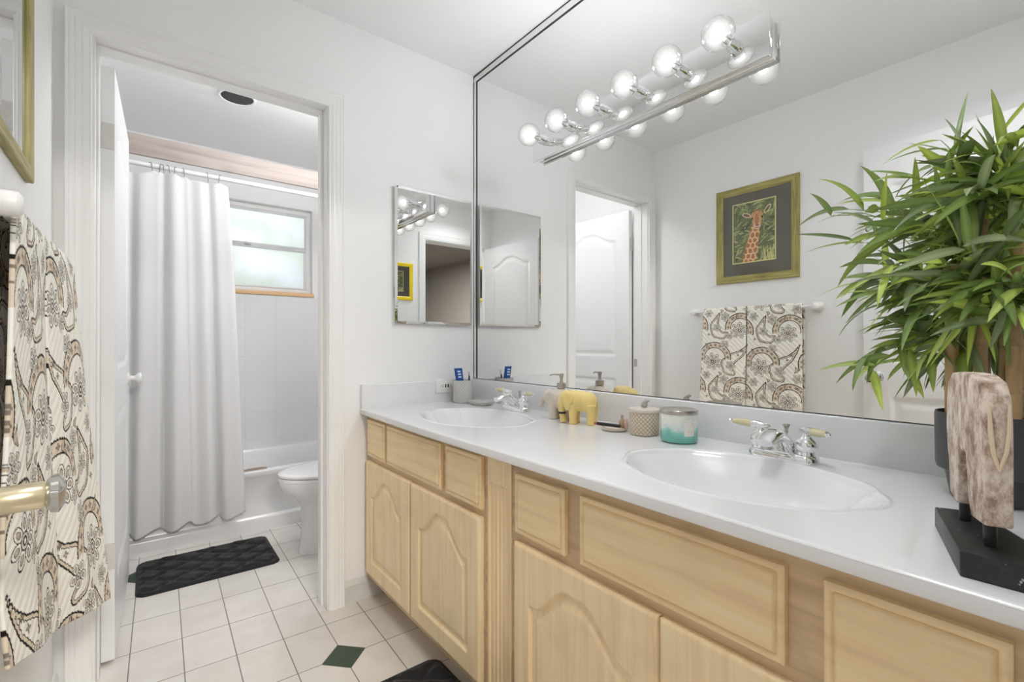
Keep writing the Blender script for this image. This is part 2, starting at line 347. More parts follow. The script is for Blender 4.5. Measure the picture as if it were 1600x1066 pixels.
def printmat(name, rough=.8, quilt=False, uvscale=1):
    m, t, N, L, b = nt(name); at = N.new('ShaderNodeAttribute'); at.attribute_name = 'print'; L.new(at.outputs['Color'], b.inputs['Base Color']); b.inputs['Roughness'].default_value = rough
    b.inputs['Specular IOR Level'].default_value = .2
    if quilt:
        uv = N.new('ShaderNodeUVMap'); wv = N.new('ShaderNodeTexWave'); wv.wave_type = 'BANDS'; wv.bands_direction = 'DIAGONAL'; wv.inputs['Scale'].default_value = 22; wv.inputs['Distortion'].default_value = 1.2
        L.new(uv.outputs[0], wv.inputs['Vector']); nz = N.new('ShaderNodeTexNoise'); nz.inputs['Scale'].default_value = 500; L.new(uv.outputs[0], nz.inputs['Vector'])
        ad = N.new('ShaderNodeMath'); ad.operation = 'MULTIPLY_ADD'; L.new(nz.outputs['Fac'], ad.inputs[0]); ad.inputs[1].default_value = .5; L.new(wv.outputs['Fac'], ad.inputs[2])
        bp = N.new('ShaderNodeBump'); bp.inputs['Strength'].default_value = .35; bp.inputs['Distance'].default_value = .003; L.new(ad.outputs[0], bp.inputs['Height']); L.new(bp.outputs[0], b.inputs['Normal'])
    return m
M['towel'] = printmat('printed terry towel', .9, True)
M['artprint'] = printmat('animal picture print', .6)
def carvedwood():
    m, t, N, L, b = nt('limewashed carved wood'); tc = N.new('ShaderNodeTexCoord'); mp = N.new('ShaderNodeMapping'); mp.inputs['Scale'].default_value = (26, 26, 15); L.new(tc.outputs['Object'], mp.inputs[0])
    n = N.new('ShaderNodeTexNoise'); n.inputs['Scale'].default_value = 1.9; n.inputs['Detail'].default_value = 11; n.inputs['Roughness'].default_value = .7; L.new(mp.outputs[0], n.inputs['Vector'])
    r = ramp(N, [(.30, srgb(96, 76, 64)), (.43, srgb(166, 142, 124)), (.55, srgb(214, 200, 186)), (.75, srgb(236, 228, 216))]); L.new(n.outputs['Fac'], r.inputs[0]); L.new(r.outputs[0], b.inputs['Base Color'])
    b.inputs['Roughness'].default_value = .7; n2 = N.new('ShaderNodeTexNoise'); n2.inputs['Scale'].default_value = 260; n2.inputs['Detail'].default_value = 4; L.new(tc.outputs['Object'], n2.inputs['Vector'])
    bp = N.new('ShaderNodeBump'); bp.inputs['Strength'].default_value = .5; bp.inputs['Distance'].default_value = .002; L.new(n2.outputs['Fac'], bp.inputs['Height']); L.new(bp.outputs[0], b.inputs['Normal']); return m
M['carved'] = carvedwood()
def leafmat():
    m, t, N, L, b = nt('bamboo leaf'); at = N.new('ShaderNodeAttribute'); at.attribute_name = 'print'; L.new(at.outputs['Color'], b.inputs['Base Color']); b.inputs['Roughness'].default_value = .38
    tl = N.new('ShaderNodeBsdfTranslucent'); L.new(at.outputs['Color'], tl.inputs[0]); mx = N.new('ShaderNodeMixShader'); mx.inputs[0].default_value = .22
    L.new(b.outputs[0], mx.inputs[1]); L.new(tl.outputs[0], mx.inputs[2]); L.new(mx.outputs[0], N['Material Output'].inputs[0]); return m
M['leaf'] = leafmat()
M['twig'] = plain('green twig', srgb(120, 148, 60), .5)
def matplush():
    m = plain('black plush pile', (.006, .006, .0065), .75, bump=.8, scale=500, spec=.5); b = m.node_tree.nodes['Principled BSDF']
    b.inputs['Sheen Weight'].default_value = .2; b.inputs['Sheen Roughness'].default_value = .4; b.inputs['Sheen Tint'].default_value = (.6, .6, .62, 1); return m
M['plush'] = matplush()
def lattice(name, c1, c2, rad, nrep, rough=.5):
    m, t, N, L, b = nt(name); tc = N.new('ShaderNodeTexCoord'); sp = N.new('ShaderNodeSeparateXYZ'); L.new(tc.outputs['Object'], sp.inputs[0])
    def mth(op, a, bb=None):
        n = N.new('ShaderNodeMath'); n.operation = op
        for k, x in enumerate((a, bb)):
            if x is None: continue
            if isinstance(x, (int, float)): n.inputs[k].default_value = x
            else: L.new(x, n.inputs[k])
        return n.outputs[0]
    an = mth('MULTIPLY', mth('ARCTAN2', sp.outputs[1], sp.outputs[0]), nrep/(2*pi)); zz = mth('MULTIPLY', sp.outputs[2], nrep/(2*pi*rad))
    def tri(x): return mth('ABSOLUTE', mth('SUBTRACT', mth('FRACT', mth('ADD', x, 50.0)), .5))
    hgt = mth('MINIMUM', tri(mth('ADD', an, zz)), tri(mth('SUBTRACT', an, zz)))
    r = ramp(N, [(.06, c2), (.16, c1)]); L.new(hgt, r.inputs[0]); L.new(r.outputs[0], b.inputs['Base Color']); b.inputs['Roughness'].default_value = rough
    bp = N.new('ShaderNodeBump'); bp.inputs['Strength'].default_value = .5; bp.inputs['Distance'].default_value = .0015; L.new(hgt, bp.inputs['Height']); L.new(bp.outputs[0], b.inputs['Normal']); return m
M['lattice_grey'] = lattice('grey embossed ceramic', srgb(208, 207, 204), srgb(166, 163, 158), .047, 24)
M['lattice_cream'] = lattice('cream embossed ceramic', srgb(214, 203, 186), srgb(170, 148, 120), .044, 22)
M['cream'] = plain('speckled cream ceramic', srgb(216, 206, 192), .45, var=.08, scale=400)
M['resin'] = plain('yellow resin', srgb(236, 212, 138), .28, var=.12, scale=300)
M['trunk_grey'] = plain('grey ceramic', srgb(176, 172, 170), .4)
M['acrylic'] = None
def acrylic():
    m, t, N, L, b = nt('pale yellow acrylic'); b.inputs['Base Color'].default_value = C4(srgb(244, 236, 190)); b.inputs['Roughness'].default_value = .08; b.inputs['Transmission Weight'].default_value = .35; b.inputs['Coat Weight'].default_value = .5; return m
M['acrylic'] = acrylic()
M['clear'] = glassmat('clear glass', (.97, .98, .98), .02)

# ---------------------------------------------------------------- dimensions
A = 1.3283; B = 1.9952; XL = -.203; ZC = 2.44; ZT = .8167; B2 = 2.115; YW = 3.84; YR = -.04
def struct(name, mb, mat, parent=None, **k):
    o = mb.build(name, mat, parent, **k)
    if parent is None: o['kind'] = 'structure'
    return o
# floor, ceilings, walls -------------------------------------------------
struct('floor', MB().box(XL-.1, A+.1, YR, 3.12, -.05, 0), M['tile'])
hx0, hx1, hy0, hy1 = .26, .46, .23, .43      # well added to hide the unseen fill light from the mirrors
struct('ceiling', MB().box(XL-.1, hx0, YR, hy1, ZC, ZC+.05).box(hx1, A+.1, YR, hy1, ZC, ZC+.05).box(hx0, hx1, YR, hy0, ZC, ZC+.05).box(XL-.1, A+.1, hy1, YW+.12, ZC, ZC+.05), M['ceiling'])
struct('fill_light_well', MB().box(hx0-.01, hx0, hy0-.01, hy1+.01, ZC+.05, ZC+.10).box(hx1, hx1+.01, hy0-.01, hy1+.01, ZC+.05, ZC+.10).box(hx0, hx1, hy0-.01, hy0, ZC+.05, ZC+.10).box(hx0, hx1, hy1, hy1+.01, ZC+.05, ZC+.10).box(hx0-.01, hx1+.01, hy0-.01, hy1+.01, ZC+.10, ZC+.11), M['black'])  # dark baffle box added around the unseen fill light
struct('wall_left', MB().box(XL-.1, XL, YR-.12, YW+.12, 0, ZC), M['wall'])
struct('wall_right', MB().box(A+.006, A+.1, YR-.12, YW+.12, 0, ZC), M['wall'])
OX0, OX1, OZ = -.107, .606, 2.066
mb = MB().box(XL, OX0-.012, B, B2, 0, ZC).box(OX1+.012, A+.006, B, B2, 0, ZC).box(OX0-.012, OX1+.012, B, B2, OZ+.012, ZC)
struct('wall_back', mb, M['wall'])
# doorway behind the camera
RX0, RX1 = -.125, .545
mb = MB().box(XL, RX0, YR-.12, YR, 0, ZC).box(RX1, A+.006, YR-.12, YR, 0, ZC).box(RX0, RX1, YR-.12, YR, 2.06, ZC)
struct('wall_front', mb, M['wall'])
# bedroom seen dimly in the mirrors
mb = MB().box(-1.6, -1.5, -3.9, YR-.12, 0, ZC).box(2.5, 2.6, -3.9, YR-.12, 0, ZC).box(-1.6, 2.6, -4.0, -3.9, 0, ZC).box(-1.6, XL-.1, YR-.14, YR-.12, 0, ZC).box(A+.1, 2.6, YR-.14, YR-.12, 0, ZC)
struct('wall_bedroom', mb, M['bedroomwall'])
struct('floor_bedroom', MB().box(-1.6, 2.6, -4.0, YR, -.05, -.002), M['bedroomfloor'])
struct('ceiling_bedroom', MB().box(-1.6, 2.6, -4.0, YR, ZC, ZC+.05), M['bedroomwall'])
# window wall with its opening
WX0, WX1, WZ0, WZ1 = .16, 1.058, 1.478, 2.118
mb = MB().box(XL, WX0, YW, YW+.12, 0, ZC).box(WX1, A+.006, YW, YW+.12, 0, ZC).box(WX0, WX1, YW, YW+.12, 0, WZ0).box(WX0, WX1, YW, YW+.12, WZ1, ZC)
struct('wall_window', mb, M['wall'])

# tub surround: faint tiles
def surround():
    m, t, N, L, b = nt('white surround tile'); tc = N.new('ShaderNodeTexCoord'); br = N.new('ShaderNodeTexBrick'); mp = N.new('ShaderNodeMapping'); mp.inputs['Rotation'].default_value = (pi/2, 0, 0)
    L.new(tc.outputs['Object'], mp.inputs[0]); L.new(mp.outputs[0], br.inputs['Vector']); br.offset = 0; br.inputs['Scale'].default_value = 1; br.inputs['Brick Width'].default_value = .2; br.inputs['Row Height'].default_value = .2
    br.inputs['Mortar Size'].default_value = .0015; br.inputs['Color1'].default_value = (.81, .815, .82, 1); br.inputs['Color2'].default_value = (.80, .805, .81, 1); br.inputs['Mortar'].default_value = (.72, .72, .72, 1)
    L.new(br.outputs[0], b.inputs['Base Color']); b.inputs['Roughness'].default_value = .15; return m
struct('trim_1', MB().box(XL+.001, A+.004, YW-.008, YW-.0005, .34, 1.445), surround())

# casing --------------------------------------------------------------
PROF = [(0, 0), (0, .011), (.003, .0135), (.008, .0130), (.013, .0145), (.020, .0165), (.026, .0156), (.031, .0168), (.038, .0168), (.042, .0156), (.047, .0170), (.052, .0170), (.055, .0160), (.059, .0178), (.062, .0178), (.064, .016), (.064, 0)]
def casing(name, x0, x1, z1, y, sgn, parent=None):
    """casing around an opening x0..x1, top z1, on plane y, projecting towards sgn*Y"""
    rings = []
    for c in ((x0, 0, -1, 0), (x0, z1, -1, 1), (x1, z1, 1, 1), (x1, 0, 1, 0)):
        rings.append([(c[0]+c[2]*p[0], y+sgn*p[1], c[1]+c[3]*p[0]) for p in PROF])
    return struct(name, MB().loft(rings), M['trim'], parent)
casing('trim_2', -.114, .6105, 2.0635, B, -1)
casing('trim_3', RX0-.006, RX1+.006, 2.066, YR, 1)
jb = MB().box(OX0-.012, OX0, B-.002, B2+.002, 0, OZ).box(OX1, OX1+.012, B-.002, B2+.002, 0, OZ).box(OX0-.012, OX1+.012, B-.002, B2+.002, OZ, OZ+.012)
jb.box(OX1-.011, OX1, B+.045, B+.08, 0, OZ-.006).box(OX0, OX0+.008, B+.045, B+.08, 0, OZ-.006).box(OX0, OX1, B+.045, B+.08, OZ-.006, OZ)
struct('trim_4', jb, M['trim'], bevel=.0015, seg=1)
for nm, (lx, ly, r_) in (('fill_light_rim', (.36, .33, .120)),):
    struct(nm, MB().box(lx-r_, lx+r_, ly-r_, ly-r_+.02, 2.415, ZC-.001).box(lx-r_, lx+r_, ly+r_-.02, ly+r_, 2.415, ZC-.001).box(lx-r_, lx-r_+.02, ly-r_+.02, ly+r_-.02, 2.415, ZC-.001).box(lx+r_-.02, lx+r_, ly-r_+.02, ly+r_-.02, 2.415, ZC-.001), M['trim'])  # rim added below the well of the unseen fill light
# baseboards
struct('baseboard_back', MB().loft([[(x, B-.0005, 0), (x, B-.012, 0), (x, B-.012, .075), (x, B-.006, .09), (x, B-.0005, .094)] for x in (.675, .84)]), plain('scuffed baseboard paint', (.66, .65, .62), .5, var=.25, scale=160, bump=.3))
struct('baseboard_left', MB().loft([[(XL+.0005, y, 0), (XL+.012, y, 0), (XL+.012, y, .075), (XL+.006, y, .09), (XL+.0005, y, .094)] for y in (.85, B)]), M['trim'])

# window ----------------------------------------------------------------
wf = thing('window_1', None, None); wf['kind'] = 'structure'
yf = YW+.05
f = MB().box(WX0, WX1, yf, yf+.03, WZ1-.035, WZ1).box(WX0, WX1, yf, yf+.03, WZ0, WZ0+.03).box(WX0, WX0+.03, yf, yf+.03, WZ0+.03, WZ1-.035).box(WX1-.03, WX1, yf, yf+.03, WZ0+.03, WZ1-.035)
f.build('window_frame', M['trim'], wf, bevel=.002)
zr = 1.818
f = MB().box(WX0+.03, WX1-.03, yf-.006, yf+.02, zr-.02, zr+.014).box(WX1-.048, WX1-.03, yf-.003, yf+.02, WZ0+.042, zr-.02)
f.box(WX1-.044, WX1-.03, yf+.002, yf+.02, zr+.014, WZ1-.052).box(WX0+.03, WX1-.03, yf+.002, yf+.02, WZ1-.052, WZ1-.035).box(WX0+.03, WX1-.03, yf-.003, yf+.02, WZ0+.03, WZ0+.042)
f.build('window_sash', plain('aluminium sash', (.72, .73, .73), .35), wf, bevel=.0015)
MB().box(WX0+.03, WX1-.03, yf+.008, yf+.012, WZ0+.03, zr).box(WX0+.03, WX1-.03, yf+.012, yf+.016, zr, WZ1-.035).build('window_pane', M['frosted'], wf)
MB().box(.60, .64, yf-.02, yf-.006, zr-.006, zr+.006).box(.615, .625, yf-.03, yf-.018, zr-.004, zr+.004).build('latch', M['nickel'], wf, bevel=.001)
MB().box(WX0-.02, WX1+.012, YW-.012, yf, WZ0-.028, WZ0+.001).build('window_sill', M['sill'], wf, bevel=.004)

# ---------------------------------------------------------------- doors
def arch_panel(w_, h_, mL, mB, mT, arch, deep=.0095, wid=.034, edge=.004):
    def fn(a, b):
        t = np.abs(a-w_/2)/(w_/2-mL); top = h_-mT-arch*smooth01(.12, .92, t)
        d = np.minimum(np.minimum(a-mL, w_-mL-a), np.minimum(b-mB, (top-b)*.85))
        h = np.where(d < 0, 0, np.where(d < .004, -deep*d/.004, np.where(d < .008, -deep, -deep+(deep-.0012)*smooth01(.009, wid, d))))
        e = np.minimum(np.minimum(a, w_-a), np.minimum(b, h_-b))
        return h - edge*(1-smooth01(0, .005, e))
    return fn
def two_panel(w_, h_):
    m = .115
    def rect(a, b, z0, z1, arch):
        t = np.abs(a-w_/2)/(w_/2-m); top = z1-arch*smooth01(.1, .9, t)
        d = np.minimum(np.minimum(a-m, w_-m-a), np.minimum(b-z0, (top-b)*.85))
        return np.where(d < 0, 0, np.where(d < .010, -.008*smooth01(0, .01, d), np.where(d < .02, -.008, -.008+.0065*smooth01(.02, .048, d))))
    return lambda a, b: rect(a, b, .24, .83, 0) + rect(a, b, .99, h_-.115, .075)
def door_leaf(name, hinge, ang, width, height, label=None):
    """leaf starts at hinge, runs along direction ang; visible panels both sides"""
    d = thing(name, None, None, (hinge[0], hinge[1], 0), 0); d['kind'] = 'structure'
    U = np.array([cos(ang), sin(ang), 0]); Nn = np.array([sin(ang), -cos(ang), 0])
    fn = two_panel(width, height)
    relief('door_panel', (0, 0, .012), U, (0, 0, 1), Nn, width, height, .036, fn, M['doorpaint'], d, step=.008, back_fn=lambda a, b: fn(a, b))
    return d, U, Nn
ha = math.atan2(2.87-2.118, .03)          # leaf of the toilet room door
d1, U, Nn = door_leaf('door_1', (-.064, 2.118), ha, .735, 2.025)
def on_leaf(U, Nn, s, n, z): return Vector(U)*s + Vector(Nn)*n + Vector((0, 0, z))
kb = MB(); c = on_leaf(U, Nn, .675, 0, .935)
kb.lathe([(.026, 0), (.027, .004), (.012, .008), (.010, .02), (.013, .028), (.024, .036), (.026, .042), (.022, .050), (.001, .053)], c, Nn, 28)
kb.build('knob', M['porcelain'], d1, smooth=True)
kb = MB(); c = on_leaf(U, Nn, .675, -.036, .935); kb.lathe([(.026, 0), (.027, .004), (.012, .008), (.010, .02), (.013, .028), (.024, .036), (.026, .042), (.022, .050), (.001, .053)], c, -Vector(Nn), 28); kb.build('knob', M['porcelain'], d1, smooth=True)
hm = plain('painted hinge steel', (.66, .65, .62), .4, var=.15, scale=300, bump=.3)
for z in (1.80, .367):
    h = MB().box(-.036, .0, -.003, .0, z-.044, z+.044)
    for q in (-.028, 0, .028): h.lathe([(.003, 0), (.003, .0015)], (-.014+.004*(q == 0), -.003, z+q), (0, -1, 0), 10)
    h.tube([(-.041, -.006, z-.045), (-.041, -.006, z+.045)], .005)
    h.build('hinge', hm, d1, smooth=True)
MB().box(-.045, -.0425, -.04, -.012, .93, .985).build('strike_plate', M['nickel'], d1)
# entry door folded back on the left wall, seen only in mirrors
a2 = math.atan2(.75, -.055)
d2, U2, N2 = door_leaf('door_2', (-.095, .012), a2, .752, 2.03)
kk = MB(); c = on_leaf(U2, N2, .70, 0, .93)
kk.lathe([(.030, 0), (.031, .004), (.026, .009), (.010, .012), (.009, .020)], c, N2, 28)
kk.build('rosette', M['chrome'], d2, smooth=True)
kk = MB(); kk.lathe([(.010, .018), (.0145, .024), (.0145, .066), (.013, .068)], c, N2, 28); kk.build('knob_stem', plain('satin brass', srgb(206, 194, 164), .3, metal=.7), d2, smooth=True)
kk = MB(); kk.lathe([(.013, .0675), (.020, .072), (.021, .078), (.013, .083), (.001, .084)], c, N2, 24); kk.build('glass_knob', plain('clear knob glass', srgb(190, 188, 184), .04, metal=.75), d2, smooth=True)

# ---------------------------------------------------------------- mirror wall
mir = thing('wall_mirror', 'large frameless mirror filling the wall above both sinks', 'mirror', (A, 1.0, .92))
def loc(p, o): return (p[0]-o[0], p[1]-o[1], p[2]-o[2])
def lbox(mb, o, x0, x1, y0, y1, z0, z1): return mb.box(x0-o[0], x1-o[0], y0-o[1], y1-o[1], z0-o[2], z1-o[2])
mo = (A, 1.0, .92)
lbox(MB(), mo, A, A+.0055, YR+.004, 1.968, .9205, 2.400).build('mirror_pane', M['mirror'], mir)
s = MB(); lbox(s, mo, A-.003, A+.0055, 1.9710, 1.9930, .9205, 2.4045); lbox(s, mo, A-.003, A+.0055, YR+.004, 1.9930, 2.4050, 2.4350); s.build('mirror_trim', M['mirror'], mir, bevel=.001)
e = MB(); lbox(e, mo, A-.004, A+.005, 1.9685, 1.9705, .9205, 2.4045); lbox(e, mo, A-.004, A+.005, YR+.004, 1.9705, 2.4010, 2.4030)
lbox(e, mo, A-.004, A+.005, 1.9935, 1.9945, .9205, 2.436); lbox(e, mo, A-.004, A+.005, YR+.004, 1.9945, 2.4355, 2.4370); lbox(e, mo, A-.002, A, YR+.004, 1.968, .9192, .9204)
e.build('mirror_seam', M['edge'], mir)

# medicine cabinet
mc = thing('medicine_cabinet', 'small frameless mirrored cabinet beside the doorway, next to the large mirror', 'medicine cabinet', (1.1, B, 1.184))
o = (1.1, B, 1.184)
lbox(MB(), o, .915, 1.285, 1.9805, B-.0003, 1.20, 1.785).build('cabinet_box', M['trim'], mc)
def bevmir(x0, x1, z0, z1, yb, yfr, bev):
    vs = [(x0, yb, z0), (x1, yb, z0), (x1, yb, z1), (x0, yb, z1), (x0, yfr+.002, z0), (x1, yfr+.002, z0), (x1, yfr+.002, z1), (x0, yfr+.002, z1),
          (x0+bev, yfr, z0+bev), (x1-bev, yfr, z0+bev), (x1-bev, yfr, z1-bev), (x0+bev, yfr, z1-bev)]
    vs = [loc(v, o) for v in vs]
    fs = [(0, 1, 5, 4), (1, 2, 6, 5), (2, 3, 7, 6), (3, 0, 4, 7), (4, 5, 9, 8), (5, 6, 10, 9), (6, 7, 11, 10), (7, 4, 8, 11), (8, 9, 10, 11), (3, 2, 1, 0)]
    return MB().add(vs, fs)
md = bevmir(.895, 1.3045, 1.184, 1.80, 1.980, 1.974, .012).build('mirror_door', M['mirror'], mc)
lbox(MB(), o, .893, .8945, 1.975, 1.984, 1.30, 1.345).build('hinge', M['nickel'], mc)

# light bar ------------------------------------------------------------
lb = thing('vanity_light_bar', 'long chrome strip light with six clear globe bulbs on the mirror', 'wall light', (1.3, 1.03, 1.908))
o = (1.3, 1.03, 1.908)
def L_(p): return loc(p, o)
b_ = MB(); lbox(b_, o, 1.3005, A-.0003, .563, 1.497, 1.856, 1.960); b_.build('housing', M['chrome'], lb, bevel=.002)
b_ = MB(); lbox(b_, o, 1.2965, 1.2995, .556, 1.504, 1.851, 1.967); b_.build('front_plate', plain('polished plate', (.80, .81, .81), .03, metal=1), lb, bevel=.001)
for k in range(6):
    y = 1.411-k*.1535; zc = 1.908; cx = 1.197
    h = MB().lathe([(.017, 0), (.017, .008), (.0185, .009), (.0185, .022), (.017, .024), (.017, .043), (.0155, .046), (.0155, .052)], L_((1.2965, y, zc)), (-1, 0, 0), 28)
    so_ = h.build('lamp_socket', M['chrome'], lb, smooth=True)
    pr = [(.013, .046), (.0135, .055), (.018, .062)]
    R = .0425
    for t in np.linspace(-.95, pi/2, 18): pr.append((max(R*cos(t), .0004), .0995+R*sin(t)))
    MB().lathe(pr, L_((1.2965, y, zc)), (-1, 0, 0), 36, caps=False).build('bulb', M['bulb'], lb, smooth=True)
    MB().ball(L_((cx+.006, y, zc)), .013, n=10, m=6).build('filament', M['glow'], lb, smooth=True)
    MB().lathe([(.009, .048), (.008, .06), (.005, .07), (.004, .085)], L_((1.2965, y, zc)), (-1, 0, 0), 14).build('lamp_stem', M['clear'], lb, smooth=True)

# ---------------------------------------------------------------- countertop with two shell basins
ct = thing('vanity_countertop', 'glossy white cultured marble countertop with two shell shaped basins', 'countertop', (1.02, 1.0, .79))
CO = np.array((1.02, 1.0, .79))
SINKS = [(1.003, .500, .178, .240), (1.003, 1.495, .178, .240)]
def sink_r(X, Y, s):
    dx = (X-s[0])/s[2]; dy = (Y-s[1])/s[3]; r = np.hypot(dx, dy); ph = np.arctan2(dx, dy)
    ends = smooth01(.55, .95, np.abs(np.cos(ph)))
    R = 1 + .045*np.abs(np.cos(4.0*ph))*ends - .02*(1-ends)*0 + .012
    return r/R
nx, ny = 200, 860
xs = np.linspace(0, 1, nx); ys = np.linspace(YR+.004, B-.0015, ny)
Yg, Tg = np.meshgrid(ys, xs, indexing='ij')
xf = np.interp(Yg, [0, 1.4, 1.9952], [.728, .7285, .744]); Xg = xf + (1.3083-xf)*Tg
Zg = np.full_like(Xg, ZT); inb = []
for s in SINKS:
    r = sink_r(Xg, Yg, s); d = np.where(r < 1, .118*(1-np.clip(r, 0, 1)**2.3)**1.12, 0); lip = .010*smooth01(1.0, .94, r) if False else 0
    Zg = Zg - d - .004*(1-smooth01(.97, 1.015, r)); inb.append(r)
Zg += .0022*np.exp(-((inb[0]-1.03)/.02)**2) + .0022*np.exp(-((inb[1]-1.03)/.02)**2)
e_ = Xg-xf; Zg -= .004*(1-np.sqrt(np.clip(1-(1-np.clip(e_/.005, 0, 1))**2, 0, 1)))
P = np.stack([Xg, Yg, Zg], -1)-CO
rc = [(r[:-1, :-1]+r[1:, 1:])/2 for r in inb]
grid('counter_top', P, M['marble'], ct, keep=(rc[0] >= 1) & (rc[1] >= 1), exact=True)
for k, s in enumerate(SINKS):
    bo = grid('sink_basin', P, M['marble'], ct, keep=(rc[k] < 1), exact=True)
    dz = ZT-.118-.79
    MB().lathe([(.022, .001), (.022, .003), (.017, .005), (.016, .003), (.001, .003)], (s[0]-1.02+.0, s[1]-1.0, dz), n=28).build('drain', M['chrome'], bo, smooth=True)
fr = []
for y in (YR+.004, 1.4, B-.0015):
    x = float(np.interp(y, [0, 1.4, 1.9952], [.728, .7285, .744]))
    fr.append([tuple(np.array(p)-CO) for p in ((x, y, ZT-.004), (x, y, .794), (x+.003, y, .791), (x+.07, y, .791), (x+.07, y, ZT-.012))])
MB().loft(fr).build('counter_edge', M['marble'], ct, bevel=.001)
bs = MB(); bs.box(1.3085-CO[0], A-.0005-CO[0], YR+.004-CO[1], B-.0015-CO[1], ZT-.012-CO[2], .9185-CO[2])
bs.build('backsplash', M['marble'], ct, bevel=.004, seg=3)
bs = MB(); bs.box(.746-CO[0], 1.3083-CO[0], 1.976-CO[1], B-.0015-CO[1], ZT-.012-CO[2], .9185-CO[2]); bs.build('side_splash', M['marble'], ct, bevel=.004, seg=3)

# ---------------------------------------------------------------- vanity cabinets
FX = .778; DX = .760
def drawer_fn(w_, h_):
    def fn(a, b):
        e = np.minimum(np.minimum(a, w_-a), np.minimum(b, h_-b))
        h = np.where(e < .004, -.006+.003*e/.004, np.where(e < .013, -.003, np.where(e < .016, -.003+.003*(e-.013)/.003, 0)))
        g = np.exp(-((e-.0125)/.0018)**2)*.0035
        return h-g
    return fn
def vanity(label, y0, y1, drawers, doors, flutes=None):
    org = (DX, (y0+y1)/2, 0); t = thing('vanity_cabinet', label, 'vanity cabinet', org)
    def lb_(mb, *a): return lbox(mb, org, *a)
    c = MB(); lb_(c, FX+.0185, A-.002, y0+.0005, y1-.0005, .095, .690); lb_(c, FX+.07, FX+.085, y0+.0005, y1-.0005, 0, .095); c.build('carcass', M['woodF'], t)
    c = MB(); lb_(c, FX, FX+.018, y0+.0005, y1-.0005, .090, .7905); c.build('face_frame', M['woodF'], t, bevel=.0015)
    for (ya, yb, za, zb) in drawers:   # ya > yb (seen left to right)
        relief('drawer', (DX-org[0], ya-org[1], za), (0, -1, 0), (0, 0, 1), (-1, 0, 0), ya-yb, zb-za, .0175, drawer_fn(ya-yb, zb-za), M['woodH'], t, step=.003)
    for (ya, yb, za, zb) in doors:
        relief('door', (DX-org[0], ya-org[1], za), (0, -1, 0), (0, 0, 1), (-1, 0, 0), ya-yb, zb-za, .0175, arch_panel(ya-yb, zb-za, .062, .062, .055, .085), M['woodV'], t, step=.003)
    if flutes:
        ya, yb = flutes
        def ff(a, b):
            k = (a-.008)/((ya-yb-.016)/5); fr_ = k-np.floor(k); g = np.where((k > 0) & (k < 5) & (b > .02), 1-np.abs(2*fr_-1)**3, 0)
            cap = smooth01(0, .012, .615-b); return .004-.010*g*cap
        relief('fluted_pilaster', (FX-.0005-org[0], ya-org[1], .092), (0, -1, 0), (0, 0, 1), (-1, 0, 0), ya-yb, .696, .0002, ff, M['woodV'], t, step=.0016)
    return t
vanity('maple vanity cabinet with three small drawers and two whole arched doors, under the far sink', 1.1125, B-.001,
       [(1.966, 1.785, .620, .771), (1.767, 1.344, .620, .770), (1.311, 1.114, .620, .770)], [(1.974, 1.561, .120, .596), (1.551, 1.117, .120, .596)])
vanity('maple vanity cabinet with fluted pilaster and long wide drawer front under the near sink', YR+.006, 1.1120,
       [(.959, .777, .606, .757), (.730, .307, .606, .757), (.255, .069, .606, .757)], [(.959, .527, .115, .582), (.523, .095, .115, .582)], flutes=(1.092, .985))

